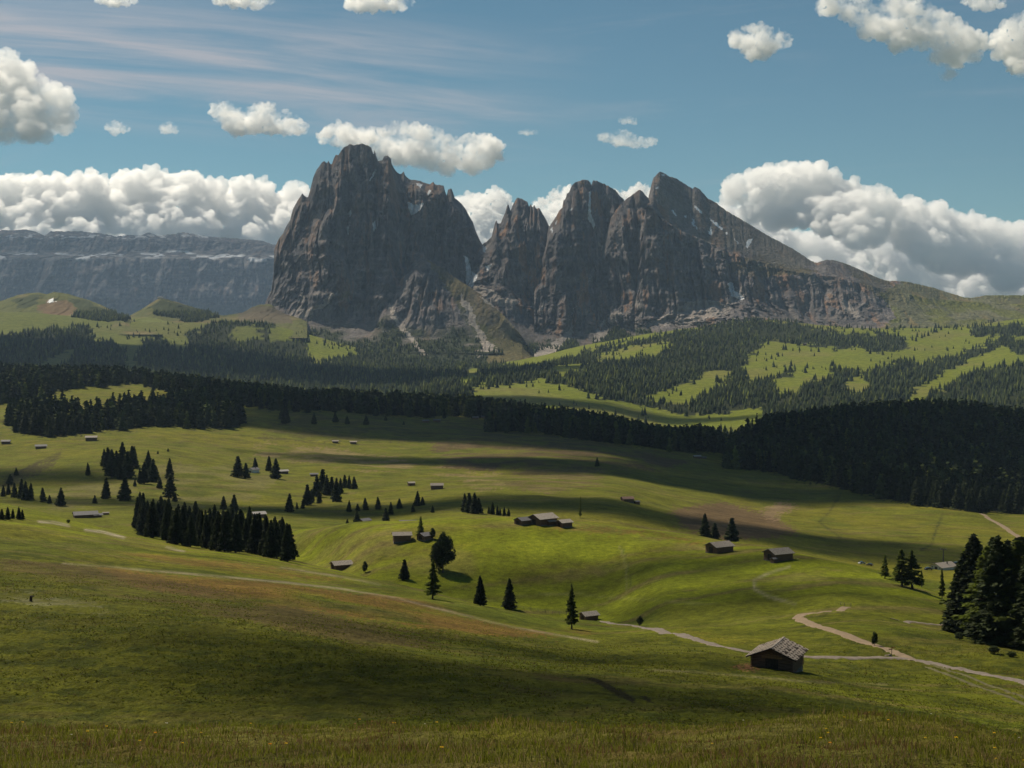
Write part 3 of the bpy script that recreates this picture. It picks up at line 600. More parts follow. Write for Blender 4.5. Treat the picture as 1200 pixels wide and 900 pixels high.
# clouds overhead, above the frame, whose shadows lie on the pastures
def shade(label, px, py, y0, rx, ry, seed, z=2050., rot=0.):
    P = at(px, py, y0); t = (z-P.z)/SD.z; c = P+SD*t
    vv, ff = ico(5); p = vv.copy(); q = fbm(st(p[:, 0]*2.2+seed, p[:, 1]*2.2, p[:, 2]*2), 4, seed)
    p = p*(1+.42*q)[:, None]; p = p*np.array([rx, ry, min(rx, ry)*.28+20])
    cs, sn = math.cos(rot), math.sin(rot); p = np.stack([p[:, 0]*cs-p[:, 1]*sn, p[:, 0]*sn+p[:, 1]*cs, p[:, 2]], 1)
    o = link('cumulus_cloud', mesh_np('cumulus_cloud', p, ff, MC4, None, True)); o.location = c
    tag(o, label, 'cloud', 'clouds overhead'); return o
OVER = 'flat cloud out of view overhead, placed for the shade it casts'
for i, a in enumerate([(640,820,60,42,22), (690,775,60,45,14), (540,785,60,45,15), (640,590,640,330,70), (900,580,900,260,70), (780,560,900,260,100), (580,505,1300,430,230),
    (1040,530,1300,430,260), (820,520,1300,260,200), (250,425,3500,1200,420), (-50,420,3500,900,500), (400,445,3500,620,260),  (30,560,700,110,60), (830,700,390,45,16), (760,668,420,90,16), (930,562,1100,230,60), (360,500,1300,300,90), (480,540,1000,160,40), (760,532,1100,320,70), (640,470,1900,500,90)]):
    shade(OVER, *a, seed=100+i*3)
def shade_at(P, rx, ry, z, seed):
    o = shade(OVER, 560, 420, 3500, rx, ry, seed); o.location = P+SD*((z-P.z)/SD.z); o.data.materials[0] = MC5
shade_at(Vector((-700, 7300, 350)), 1100, 520, 2700, 301); shade_at(Vector((700, 7150, 350)), 1100, 520, 2700, 305)  # unseen veils added to dim the sun on the rock massif
shade_at(Vector((-5200, 16000, 350)), 3500, 900, 6500, 311)  # another added veil, out of view, dimming the far table mountain

def closed_box(name, lo, hi, mat):
    b = bmesh.new(); bmesh.ops.create_cube(b, size=1)
    for v in b.verts: v.co = Vector([(l+h)/2+(h-l)*c for l, h, c in zip(lo, hi, v.co)])
    me = bpy.data.meshes.new(name); b.to_mesh(me); b.free(); me.materials.append(mat); return link(name, me)
mh = bpy.data.materials.new('haze'); mh.use_nodes = True; t = mh.node_tree; t.nodes.clear()
o_ = t.nodes.new('ShaderNodeOutputMaterial'); v_ = t.nodes.new('ShaderNodeVolumePrincipled')
v_.inputs['Color'].default_value = (.48, .67, .95, 1); v_.inputs['Density'].default_value = 2.0e-5; v_.inputs['Anisotropy'].default_value = .2
t.links.new(v_.outputs[0], o_.inputs['Volume'])
zmin = -402
hz_ = closed_box('haze', (-15500, -60, -330), (15500, 19700, 1320), mh); tag(hz_, kind='stuff')
#@@OBJECTS
# ------------------------------------------------------------------ trees
M_BARK = plain_mat('bark', (.075, .055, .042), var=.4, scale=4, stretch=(3, 3, .6))
M_SPR = plain_mat('spruce_needles', (.030, .042, .012), var=.45, scale=.5, rnd=.25, transl=.25)
M_LAR = plain_mat('larch_needles', (.090, .112, .018), var=.4, scale=.6, rnd=.2, transl=.5)
M_PIN = plain_mat('pine_needles', (.030, .044, .013), var=.45, scale=.6, rnd=.2, transl=.3)
def foliage(H, R, n, leaf, seed, kind):
    rs = np.random.RandomState(seed)
    if kind == 'round':
        nb = 60; u = rs.normal(size=(nb, 3)); u /= np.linalg.norm(u, axis=1)[:, None]
        cen = u*np.array([R*.72, R*.72, H*.42])*rs.uniform(.45, 1, (nb, 1))+np.array([0, 0, H*.50])
        b = rs.randint(0, nb, n); g = rs.normal(size=(n, 3)); g /= np.linalg.norm(g, axis=1)[:, None]
        P = cen[b]+g*R*.30*rs.uniform(.5, 1, (n, 1))
        tap = 1-.5*np.clip((P[:, 2]/H-.5)/.5, 0, 1)**1.5; P[:, :2] *= tap[:, None]
        out = g
    else:
        nw = int(H*{'spruce': 1.7, 'larch': 1.3}[kind]); z0 = .07 if kind == 'spruce' else .14
        wf = (np.arange(nw)+.5)/nw; hw = z0+(1-z0)*wf**.93
        nbr = 8 if kind == 'spruce' else 6
        az = rs.uniform(0, 6.283, (nw, nbr)); ln = rs.uniform(.62, 1.12, (nw, nbr)); 
        if kind == 'larch': ln *= rs.uniform(.5, 1.1, (nw, nbr))
        wgt = (1-hw*.93); p = wgt/wgt.sum()
        k = rs.choice(nw, n, p=p); j = rs.randint(0, nbr, n)
        prof = np.minimum(1, (1-hw)**.82*1.02+.02)*np.clip(.72+(hw-z0)*3.5, .72, 1)
        Lb = R*prof[k]*ln[k, j]; t = rs.uniform(.08, 1, n)**.62
        r = Lb*t; a = az[k, j]+rs.normal(size=n)*.17*(1.15-t*.5)
        z = hw[k]*H+rs.normal(size=n)*H*.006-Lb*.30*t**1.4+Lb*.12*t**4-rs.uniform(0, 1, n)*leaf*.7
        P = st(np.cos(a)*r, np.sin(a)*r, z); out = st(np.cos(a), np.sin(a), np.full(n, -.35))
    e1 = out+rs.normal(size=(n, 3))*.45; e1 /= np.linalg.norm(e1, axis=1)[:, None]
    e2 = np.cross(e1, rs.normal(size=(n, 3))); e2 /= np.linalg.norm(e2, axis=1)[:, None]+1e-9
    L1 = leaf*rs.uniform(.7, 1.4, (n, 1)); L2 = leaf*rs.uniform(.25, .5, (n, 1))
    V = np.stack([P-e1*L1*.5, P+e2*L2-e1*L1*.05, P+e1*L1*.6, P-e2*L2], 1).reshape(-1, 3)
    V[:, 2] = np.maximum(V[:, 2], .1); return V, np.arange(len(V)).reshape(-1, 4)
def trunk_geo(H, r, kind, seed):
    rs = np.random.RandomState(seed); V = []; Fc = []; ns = 7; lv = 9; hh = H*(.96 if kind != 'round' else .7)
    for i in range(lv):
        f = i/(lv-1); rr = r*(1-f)**.9+.015; o = rs.normal(size=2)*r*.25*f
        for k in range(ns):
            a = 6.283*k/ns; V.append((math.cos(a)*rr*(1+.4*(i == 0))+o[0], math.sin(a)*rr*(1+.4*(i == 0))+o[1], -.5+f*(hh+.5)))
    for i in range(lv-1):
        for k in range(ns): Fc.append((i*ns+k, i*ns+(k+1) % ns, (i+1)*ns+(k+1) % ns, (i+1)*ns+k))
    # bare limbs
    for q in range(26 if kind != 'round' else 14):
        f = rs.uniform(.10, .85); a = rs.uniform(0, 6.28); L = (H*.16)*(1-f*.8); b = len(V); z = f*H
        d = np.array([math.cos(a), math.sin(a), -.25 if kind != 'round' else .7]); s = r*.16*(1-f)+.012
        s1 = np.array([-math.sin(a), math.cos(a), 0])*s; s2 = np.array([0, 0, s])
        for e in (0, 1):
            c = np.array([0, 0, z])+d*L*e; g = 1-.7*e
            for w_ in (s1, s2, -s1, -s2): V.append(tuple(c+w_*g))
        for k in range(4): Fc.append((b+k, b+(k+1) % 4, b+4+(k+1) % 4, b+4+k))
    return np.array(V), np.array(Fc)
TM = {}
def tree_meshes(kind, lod, v):
    k = (kind, lod, v)
    if k not in TM:
        H = 20.; R = {'spruce': 3.3, 'larch': 4.4, 'round': 7.2}[kind]*(1+.12*math.sin(v*2.3))
        n, leaf = {('spruce', 0): (9500, .62), ('larch', 0): (6500, .6), ('round', 0): (8000, .7), ('spruce', 1): (1900, 1.1), ('larch', 1): (950, 1.1), ('round', 1): (1300, 1.3)}[(kind, lod)]
        mt = {'spruce': M_SPR, 'larch': M_LAR, 'round': M_PIN}[kind]
        cv, cf = foliage(H, R, n, leaf, 11+v*7+len(kind), kind); tv, tf = trunk_geo(H, .30 if kind != 'round' else .4, kind, v)
        TM[k] = (mesh_np(kind+'_crown', cv, cf, mt), mesh_np(kind+'_trunk', tv, tf, M_BARK))
    return TM[k]
NTREE = [0]
def tree(px, py, hpx, kind, label, group=None, y0=60, lod=None, pos=None, fat=1., hm=None):
    P = pos if pos is not None else at(px, py, y0)
    H = hm if hm else hpx/F*P.y
    if lod is None: lod = 0 if hpx > 33 else 1
    NTREE[0] += 1; rs = random.Random(NTREE[0]*13+1)
    cm, tm = tree_meshes(kind, lod, rs.randrange(3))
    nm = {'spruce': 'spruce_tree', 'larch': 'larch_tree', 'round': 'pine_tree'}[kind]
    r = link(nm, None); s = H/20.; f = fat*rs.uniform(1.12, 1.42)*(1 if kind != 'round' else .8)
    r.location = P-Vector((0, 0, .05)); r.scale = (s*f, s*f, s); r.rotation_euler = (rs.uniform(-.02, .02), rs.uniform(-.02, .02), rs.uniform(0, 6.28))
    link('crown', cm, r); link('trunk', tm, r); tag(r, label, {'spruce': 'spruce', 'larch': 'larch', 'round': 'pine tree'}[kind], group); return r

# standing alone or in small sets on the near slope and the green knoll
tree(507, 702, 46, 'larch', 'light green larch on the slope edge just left of the two spruces by the stream', y0=200, fat=1.05)
tree(563, 710, 36, 'spruce', 'dark bushy spruce, left of the pair at the slope edge below the knoll', y0=200, fat=1.35)
tree(597, 714, 37, 'spruce', 'dark pointed spruce, right of the pair at the slope edge below the knoll', y0=200, fat=1.2)
tree(670, 737, 53, 'larch', 'slender larch with a long shadow standing in front of a small grey hut', y0=200, fat=.8)
tree(519, 671, 52, 'round', 'large round dark green tree on the knoll beside the small huts', y0=390, fat=.95)
tree(514, 668, 38, 'round', 'second rounded crown leaning behind the large round tree on the knoll', y0=400, fat=.85)
tree(493, 628, 23, 'larch', 'pale green young larch between the two huts on the knoll top', y0=390, fat=1.1)
tree(507, 632, 15, 'round', 'small dark tree between the little hut and the large round tree', y0=390)
tree(428, 671, 15, 'round', 'small dark round tree right of the lowest hut at the foot of the knoll', y0=390, fat=.85)
tree(474, 679, 24, 'spruce', 'dark cone shaped spruce alone at the foot of the knoll', y0=380, fat=1.5)
tree(750, 734, 13, 'round', 'round dark shrub beside the gravel track in the middle of the pasture', y0=200, fat=1.15)
tree(1025, 757, 18, 'round', 'narrow oval dark tree at the inside of the gravel road fork', y0=150, fat=.85)
tree(1037, 678, 28, 'larch', 'small light larch left of the tree pair near the hut with red car', y0=390)
tree(1057, 687, 44, 'larch', 'left tall larch of the pair casting a shadow on the lower meadow', y0=390, fat=1.6)
tree(1069, 690, 46, 'larch', 'right tall larch of the pair casting a shadow on the lower meadow', y0=390, fat=1.6)
tree(1080, 688, 20, 'larch', 'low larch tucked at the right foot of the tall larch pair', y0=390)
tree(1104, 702, 37, 'larch', 'thin sparse larch standing below the hut with the pylon', y0=380, fat=.62)
G = 'dark trees beside the brown patch'
tree(826, 635, 34, 'spruce', 'tallest spruce of the dark trio behind the two right hand huts', y0=540, fat=1.2)
tree(838, 635, 23, 'spruce', 'lower spruce in the middle of the dark trio behind the two right hand huts', y0=540, fat=1.5)
tree(858, 635, 29, 'spruce', 'broad spruce at the right of the dark trio behind the two right hand huts', y0=540, fat=1.45)
tree(680, 607, 26, 'larch', 'tall thin bare looking tree behind the group of huts on the knoll', y0=640, fat=.35)
tree(700, 547, 11, 'spruce', 'single small dark spruce on the crest of the brown rise', y0=900, fat=1.8)
# tall clump on the right edge
rs = random.Random(5)
GC = 'tall clump at the right edge'
for i, (x, y, h) in enumerate([(1129,744,96),(1137,741,108),(1143,748,122),(1150,743,104),(1157,752,112),(1164,747,118),(1170,756,127),(1176,749,108),(1183,758,118),(1189,752,122),(1196,760,128),(1202,755,112),(1210,764,126),(1218,758,118),(1228,768,130),(1240,764,120),(1161,741,100),(1180,745,112),(1200,748,120),(1134,735,84)]):
    tree(x, y, h, 'larch' if i % 3 == 1 else 'spruce', 'tall dark conifer packed into the high clump at the right edge' if i > 2 else ['foremost left spruce of the high clump at the right edge', 'larch second from the left in the high clump at the right edge', 'tall pointed spruce near the left end of the high clump at the right edge'][i], GC, y0=200, fat=1.6)
for x, y, h, l in [(1124,748,10,'dark shrub under the left trees of the high clump'), (1165,764,10,'dark undergrowth shrub below the middle of the high clump'), (1186,768,9,'undergrowth shrub near the right frame edge below the clump')]:
    tree(x, y+2, h, 'round', l, y0=200, fat=2.6)
# dark wood on the crest, left
GL = 'dark wood on the slope crest'
for i in range(62):
    f = i/61.; x = 160+178*f; yb = np.interp(x, [155, 170, 200, 260, 300, 340], [626, 629, 637, 647, 652, 661])-rs.uniform(0, 9)
    h = np.interp(x, [155, 165, 175, 200, 230, 300, 335, 345], [34, 44, 42, 43, 44, 46, 44, 38])*rs.uniform(.85, 1.08)
    tree(x+rs.uniform(-2, 2), yb, h, 'spruce', 'dark spruce in the dense wood on the slope crest', GL, y0=330, fat=1.15, lod=0)
for x, y, h in [(2,609,13),(9,609,15),(15,608,12),(22,609,15),(26,609,12)]:
    tree(x, y, h, 'spruce', 'dark spruce of the short row at the left edge above the slope', 'short row at the left edge', y0=400, fat=1.5)
tree(80, 613, 5, 'round', 'tiny dark bush on the bright slope below the long farm roof', y0=300, fat=1.6)
# left basin
for a in [(103,557,15,'small spruce alone left of the mixed group in the left basin'),(124,585,26,'slender tall spruce below the mixed group in the left basin'),(146,587,29,'tall spruce right of the slender one below the mixed group'),
          (199,562,25,'pointed spruce at the right end of the left basin groups'),(200,583,28,'tall spruce standing directly below the right end of the basin groups'),(187,572,13,'short dark tree between the two basin rows'),
          (71,593,22,'broad spruce just above the bright slope edge at left'),(50,588,17,'narrow spruce left of the broad one at the slope edge'),(58,590,10,'small spruce between narrow and broad ones at the slope edge'),
          (111,590,10,'bush sized tree above the long farm roof'),(12,567,12,'small tree in the dark hollow at the far left'),(19,557,9,'tiny tree at the top of the dark hollow at the far left'),
          (262,597,16,'shorter spruce of two rising behind the dark wood'),(274,600,21,'taller spruce of two rising behind the dark wood'),(205,588,11,'low round tree just behind the dark wood'),
          (279,559,25,'left spruce beside the white fronted chalet'),(288,561,19,'middle spruce beside the white fronted chalet'),(299,553,17,'spruce right of the white fronted chalet'),
          (315,552,18,'left spruce of two beside the half hidden hut'),(323,561,24,'right bushy spruce of two beside the half hidden hut'),
          (185,532,4,'tiny bush in the open meadow above the basin groups'),(197,529,4,'second tiny bush in the open meadow above the basin groups'),
          (339,600,22,'first spruce left of the long row behind the knoll'),(360,592,25,'tall spruce at the left of the long row behind the knoll'),(371,582,26,'tallest spruce of the long row behind the knoll'),
          (409,600,14,'small spruce under the long row behind the knoll'),(419,599,9,'very small spruce under the long row behind the knoll'),(428,598,15,'broad small tree under the right end of the long row'),
          (418,615,17,'spruce beside the dark blue hut in the hollow'),(407,615,7,'little bush left of the dark blue hut in the hollow'),(443,597,15,'lone spruce right of the long row'),
          (452,613,18,'dark spruce on the ridge behind the knoll'),(458,603,15,'companion spruce on the ridge behind the knoll'),(468,596,12,'small thin spruce above the ridge behind the knoll'),
          (489,593,18,'spruce below the square hut on the brown rise'),(484,600,9,'small spruce at the foot of the one below the square hut'),(495,592,10,'tiny spruce right of the one below the square hut'),(507,601,9,'lone small spruce right of the ones below the square hut'),
          (393,495,12,'lone spruce on the dark skyline meadow'),(407,497,10,'narrow spruce on the dark skyline meadow'),(368,497,13,'rounded spruce left on the dark skyline meadow'),(429,498,12,'forked looking spruce on the dark skyline meadow'),
          (440,488,10,'small spruce higher up the dark skyline meadow'),(452,493,6,'tiny spruce on the dark skyline meadow'),(473,498,5,'bush at the right of the dark skyline meadow'),(335,497,22,'tall spruce where the left forest ends'),(331,492,18,'shorter spruce where the left forest ends')]:
    tree(a[0], a[1], a[2], 'spruce', a[3], y0=600, fat=1.45 if a[2] > 12 else 1.8)
for g, lab, pts in [('mixed group in the left basin', 'dark spruce of the thick group in the left basin', [(122,546,20),(127,552,28),(131,560,34),(137,558,30),(143,556,38),(149,560,32),(141,562,22),(155,548,26),(157,545,22)]),
                    ('second group in the left basin', 'dark spruce of the second group in the left basin', [(164,567,18),(169,567,26),(174,564,36),(179,565,28),(183,563,18),(158,570,9)]),
                    ('trees in the far left hollow', 'dark spruce in the hollow at the far left', [(10,580,14),(17,583,17),(25,585,24),(30,586,22),(36,586,20),(4,582,14)]),
                    ('long row behind the knoll', 'dark spruce in the long row behind the knoll', [(365,589,16),(378,577,28),(383,580,24),(389,580,22),(394,588,28),(399,578,18),(404,572,16),(409,573,16),(415,573,15),(348,597,9),(355,596,11),(374,590,15)]),
                    ('cluster of four behind the knoll', 'spruce in the tight cluster of four behind the knoll crest', [(545,600,22),(550,601,24),(556,602,25),(561,602,19)]),
                    ('low row behind the knoll crest', 'small spruce in the low row behind the knoll crest', [(573,602,9),(577,603,15),(583,604,12),(586,604,9),(591,605,11),(596,605,9)])]:
    for (x, y, h) in pts: tree(x, y, h, 'spruce', lab, g, y0=640, fat=1.35)
NLIST = NTREE[0]
# forests: the nearest trees one by one, the rest as one mass
rn = np.random.RandomState(77)
cellA = (RY*2.22/F)*np.repeat(np.gradient(rowY), NC)
fmask = fm & (tpx > -80) & (tpx < 1290) & (rn.rand(len(RY)) < np.where(RY < 2800, 1., .45+.9*sstep(-.5, .5, fbm(st(CX/110, RY/160), 3, 97))))
midm = np.where(fmask & (RY < 2750) & (rn.rand(len(RY)) < cellA/95.))[0]
farm_ = np.where(fmask & (RY > 2900) & (RY < 6450) & (rn.rand(len(RY)) < cellA/np.interp(RY, [2900, 6400], [140, 240])))[0]
# scattered trees over the far sunny meadows and forest borders
sc_z = np.zeros(len(RY), bool)
for pl, pr in [([(880,384),(1170,384),(1100,430),(1060,445),(880,445)], .045), ([(105,376),(215,380),(215,405),(105,395)], .03), ([(352,390),(425,408),(375,422)], .10), ([(590,440),(760,470),(830,490),(890,500),(700,500),(560,470)], .03), ([(755,452),(860,430),(860,450),(790,470)], .09),
               ([(850,376),(1170,376),(1170,390),(850,390)], .08), ([(700,418),(790,398),(790,405),(720,420)], .05)]:
    sc_z |= inpoly(jx, jy, pl) & (RY > 2900) & (RY < 6450) & ~fm & (rn.rand(len(RY)) < pr*cellA/150)*(fbm(st(CX/150, RY/150), 2, 99) > -.1)
farm_ = np.concatenate([farm_, np.where(sc_z)[0]])
ap = np.concatenate(APRON); farm_ = np.concatenate([farm_, len(CX)+np.arange(len(ap))])
CX = np.concatenate([CX, ap[:, 0]]); RY = np.concatenate([RY, ap[:, 1]]); tzg = tz; tz = np.concatenate([tz, ap[:, 2]-1.])
print('mid', len(midm), 'far', len(farm_), 'listed', NLIST)
own = 296-NLIST
# individual ones: those standing nearest in the right and left forests
pyv = tpy[midm]; right = midm[(tpx[midm] > 850) & (tpx[midm] < 1210)]; left = midm[(tpx[midm] < 290) & (tpx[midm] > -5) & (tpy[midm] > 474)]
right = right[np.argsort(RY[right])][:int(own*.6)]; left = left[np.argsort(RY[left])][:own-len(right)]
for sel, lab, g in ((right, 'dark spruce on the front edge of the broad forest at right', 'front of the right forest'), (left, 'spruce on the front edge of the forest patches at upper left', 'front of the left forest')):
    for i in sel:
        tree(0, 0, 10, 'spruce', lab, g, lod=1, pos=Vector((CX[i], RY[i], tz[i])), hm=rn.uniform(15, 27), fat=1.35)
rest = np.setdiff1d(midm, np.concatenate([right, left]))
def stamp(name, idx, tv, tf, hfun, fat, mat, label):
    n = len(idx); k = len(tv); H = hfun(n); a = rn.uniform(0, 6.283, n); f = fat*rn.uniform(.8, 1.25, n)
    c, s = np.cos(a)[:, None], np.sin(a)[:, None]; sx = (H/20*f)[:, None]
    X = (tv[None, :, 0]*c-tv[None, :, 1]*s)*sx; Yy = (tv[None, :, 0]*s+tv[None, :, 1]*c)*sx; Z = tv[None, :, 2]*(H/20)[:, None]
    jx2 = rn.uniform(-.5, .5, n)*RY[idx]*.002; jy2 = rn.uniform(-.5, .5, n)*RY[idx]*.004
    X = X+(CX[idx]+jx2)[:, None]; Yy = Yy+(RY[idx]+jy2)[:, None]; Z = Z+tz[idx][:, None]
    V = np.stack([X, Yy, Z], -1).reshape(-1, 3); Fc = (tf[None]+(np.arange(n)*k)[:, None, None]).reshape(-1, tf.shape[1])
    cc = np.repeat(np.clip(rn.normal(1, .42, n), .35, 2.4), k)[:, None]*np.array(mat_col)[None]
    br = np.repeat(rn.rand(n) < .16, k)[:, None]; cc = np.where(br, cc*np.array([2.3, 2.0, 1.2]), cc)
    o = link(name, mesh_np(name, V, Fc, mat, cc)); tag(o, label, 'forest', None, 'stuff'); return o
MF = attr_mat('forest_needles', [.05], .25)
mat_col = (.027, .036, .012)
tv, tf = foliage(20, 3.3, 170, 2.6, 501, 'spruce')
# inner solid core keeps the crowns dense
ang = np.arange(5)*6.283/5; core = [(math.cos(a)*1.9, math.sin(a)*1.9, 1.2) for a in ang]+[(0, 0, 19.2)]
cf = [(i, (i+1) % 5, 5, 5) for i in range(5)]
def quadcore(cv, cfc, tv, tf): return np.concatenate([np.array(cv, float), tv]), np.concatenate([np.array(cfc), tf+len(cv)])
core4 = core[:5]+[(.3*math.cos(a), .3*math.sin(a), 18.5) for a in ang]; cf4 = [(i, (i+1) % 5, 5+(i+1) % 5, 5+i) for i in range(5)]
mv, mf_ = quadcore(core4, cf4, tv, tf)
stamp('conifer_forest', rest, mv, mf_, lambda n: rn.uniform(12, 31, n), 1.45, MF, 'dark conifer forest covering the crests beyond the pastures')
# far: two ragged cones per tree
def cone(z0, z1, r, ns, ph):
    return [(math.cos(ph+6.283*k/ns)*r*(1 if k % 2 else .7), math.sin(ph+6.283*k/ns)*r*(1 if k % 2 else .7), z0) for k in range(ns)]+[(0, 0, z1)]
fv = []; ff = []
for z0, z1, r, ph in ((.5, 13, 4.2, 0), (6, 20, 3.0, .5)):
    b = len(fv); fv += cone(z0, z1, r, 6, ph); ff += [(b+k, b+(k+1) % 6, b+6) for k in range(6)]
stamp('mountain_forest', farm_, np.array(fv), np.array(ff), lambda n: np.clip(rn.gamma(6, 2.6, n), 6, 26), 1.3, MF, 'far conifer forest spread over the hills below the rock massif')

# ------------------------------------------------------------------ huts
def bm_box(b, lo, hi, M=None):
    r = bmesh.ops.create_cube(b, size=1)['verts']
    for v in r:
        v.co = Vector([(l+h)/2+(h-l)*c for l, h, c in zip(lo, hi, v.co)])
        if M: v.co = M @ v.co
    return r
def bm_obj(name, b, mat, parent, bev=0):
    if bev: bmesh.ops.bevel(b, geom=b.edges[:], offset=bev, segments=1, affect='EDGES')
    me = bpy.data.meshes.new(name); b.to_mesh(me); b.free(); me.materials.append(mat); return link(name, me, parent)
def plank_mat(name, c, sc=5., rough=.85):
    m = plain_mat(name, c, rough, .35, 2.2, 0, (.35, .35, 3.))
    t = m.node_tree; b = t.nodes['Principled BSDF']; tc = t.nodes.new('ShaderNodeTexCoord')
    w_ = t.nodes.new('ShaderNodeTexWave'); w_.bands_direction = 'Z'; w_.inputs['Scale'].default_value = sc/3.14; w_.inputs['Distortion'].default_value = .3
    t.links.new(tc.outputs['Object'], w_.inputs['Vector'])
    bp = t.nodes.new('ShaderNodeBump'); bp.inputs['Strength'].default_value = .8; bp.inputs['Distance'].default_value = .08
    t.links.new(w_.outputs[0], bp.inputs['Height']); t.links.new(bp.outputs[0], b.inputs['Normal']); return m
M_LOG = plank_mat('weathered_logs', (.17, .10, .065)); M_LOGG = plank_mat('grey_logs', (.13, .115, .10)); M_LOGW = plank_mat('warm_boards', (.30, .16, .07))
M_SHG = plain_mat('grey_shingles', (.23, .20, .17), .8, .4, 3, .4, rnd=.2); M_SHN = plain_mat('split_shingles', (.33, .27, .215), .85, .45, 2.5, .5); M_PALE = plain_mat('pale_roof', (.31, .29, .27), .8, .25, 3, .3); M_SHD = plain_mat('dark_roof', (.12, .115, .12), .7, .3, 3, .3)
M_STN = plain_mat('field_stone', (.13, .12, .11), .9, .4, 2, .5); M_DOOR = plain_mat('old_boards', (.05, .033, .024), .9, .4, 3)
M_WHT = plain_mat('white_render', (.62, .60, .56), .9, .08, 1); M_GLS = plain_mat('window_glass', (.03, .04, .05), .1, .1, 1, spec=.5)
def hut(px, py, W, D, Hw, yaw, label, y0, walls=M_LOG, roof=M_SHG, pitch=.42, over=.6, detail=1, name='hay_barn', cat='hut', group=None, door=True, windows=0, chimney=False, P=None):
    """W: gable width, D: ridge length, gable front faces -Y before turning"""
    P = P or at(px, py, y0); r = link(name, None); r.location = P; r.rotation_euler = (0, 0, yaw); tag(r, label, cat, group)
    b = bmesh.new(); bm_box(b, (-W/2-.05, -D/2-.05, -1.4), (W/2+.05, D/2+.05, .12)); bm_obj('stone_base', b, M_STN, r)
    rise = W/2*pitch; b = bmesh.new()
    vs = [(-W/2, y, .12) for y in (-D/2, D/2)]+[(W/2, y, .12) for y in (-D/2, D/2)]+[(-W/2, y, Hw) for y in (-D/2, D/2)]+[(W/2, y, Hw) for y in (-D/2, D/2)]+[(0, y, Hw+rise) for y in (-D/2, D/2)]
    v = [b.verts.new(q) for q in vs]
    for f in ((0, 2, 6, 8, 4), (3, 1, 5, 9, 7), (0, 4, 5, 1), (2, 3, 7, 6), (4, 8, 9, 5), (6, 7, 9, 8), (0, 1, 3, 2)): b.faces.new([v[i] for i in f])
    if detail > 1:   # projecting log ends at the corners and beams under the gable
        for sx in (-1, 1):
            for sy in (-1, 1):
                for k in range(9): bm_box(b, (sx*(W/2)-.14, sy*(D/2+.14)-.14, .2+k*.25), (sx*(W/2)+.14, sy*(D/2+.14)+.14, .36+k*.25))
        for k in range(9): bm_box(b, (-W/2-.02, -D/2-.06, .22+k*.25), (W/2+.02, -D/2-.003, .42+k*.25)); bm_box(b, (W/2+.003, -D/2, .22+k*.25), (W/2+.06, D/2, .42+k*.25))
    bm_obj('wall', b, walls, r)
    if door:
        b = bmesh.new(); dw = min(.9, W*.2); bm_box(b, (-dw, -D/2-.13, .15), (dw, -D/2-.07, min(2.1, Hw-.15))); dd = bm_obj('door', b, M_DOOR, r)
    if detail > 1:
        b = bmesh.new()
        for k in range(7): bm_box(b, (-1.5+k*.43, -D/2-.12, 2.15), (-1.5+k*.43+.36, -D/2-.065, Hw+rise*.45-abs(k-3)*.12))
        bm_obj('hay_hatch', b, M_LOGW, r)
    for k in range(windows):
        b = bmesh.new(); x = (k-(windows-1)/2)*W/(windows+.2); bm_box(b, (x-.42, -D/2-.10, 1.0), (x+.42, -D/2-.06, 1.9)); wn = bm_obj('window', b, M_WHT, r)
        b = bmesh.new(); bm_box(b, (x-.34, -D/2-.13, 1.08), (x+.34, -D/2-.105, 1.82)); bm_obj('pane', b, M_GLS, wn)
    b = bmesh.new(); L = math.hypot(W/2+over, (W/2+over)*pitch); th = .14
    an = math.atan(pitch); sb = bmesh.new()
    for s in (-1, 1):
        M = Matrix.Translation((0, 0, Hw+rise+.06)) @ Matrix.Rotation(s*an, 4, 'Y')
        lo, hi = (0, -D/2-over*1.3, 0), (L, D/2+over*1.3, th)
        if s < 0: lo, hi = (-L, lo[1], 0), (0, hi[1], th)
        bm_box(b, lo, hi, M)
        if detail > 1:
            rr = random.Random(3+s); nr, nc = 7, 16; cw = (hi[1]-lo[1])/nc; rh = L/nr
            for i in range(nr):
                for j in range(nc):
                    if rr.random() < .05: continue
                    a = i*rh; x0 = a if s > 0 else -a-rh*1.15
                    q = bm_box(sb, (x0, lo[1]+j*cw+rr.uniform(0, .05), th+.02+rr.uniform(0, .03)), (x0+rh*(1.08 if (i+j) % 2 else .5), lo[1]+(j+(1.0 if (i+j) % 2 else .9))*cw, th+.055+rr.uniform(0, .015)), M)
    ro = bm_obj('roof', b, M_DOOR if detail > 1 else roof, r)
    if detail > 1: bm_obj('shingle', sb, M_SHN, ro)
    if detail > 1:
        b = bmesh.new(); bm_box(b, (-.14, -D/2-over*1.3-.04, Hw+rise+.17), (.14, D/2+over*1.3+.04, Hw+rise+.30)); bm_obj('ridge_board', b, M_SHN, ro)
    if chimney:
        b = bmesh.new(); bm_box(b, (W*.18, D*.1, Hw+rise*.5), (W*.18+.5, D*.1+.5, Hw+rise+.7)); bm_obj('chimney', b, M_STN, ro)
    return r
R_ = math.radians
hut(911, 784, 5.9, 6.6, 2.35, R_(-24), 'nearest wooden hay barn with grey shingle roof beside the gravel track', 120, detail=2, over=.65, pitch=.41)
hut(843, 647, 6.0, 7.4, 2.3, R_(-58), 'hay barn left of two below the dark trio of trees on the knoll edge', 390, over=.5)
hut(912, 656, 6.2, 7.0, 2.4, R_(-62), 'hay barn right of two with a little shed in front on the knoll edge', 390, over=.5)
hut(907, 659.5, 1.6, 1.6, 1.2, R_(-60), 'tiny box shaped shed in front of the right hand barn on the knoll edge', 390, roof=M_SHD, over=.15, name='shed', cat='shed', door=False)
hut(636, 614, 7.0, 8.5, 2.4, R_(-50), 'largest hut of the group on the knoll skyline with pale double roof', 500, over=.5)
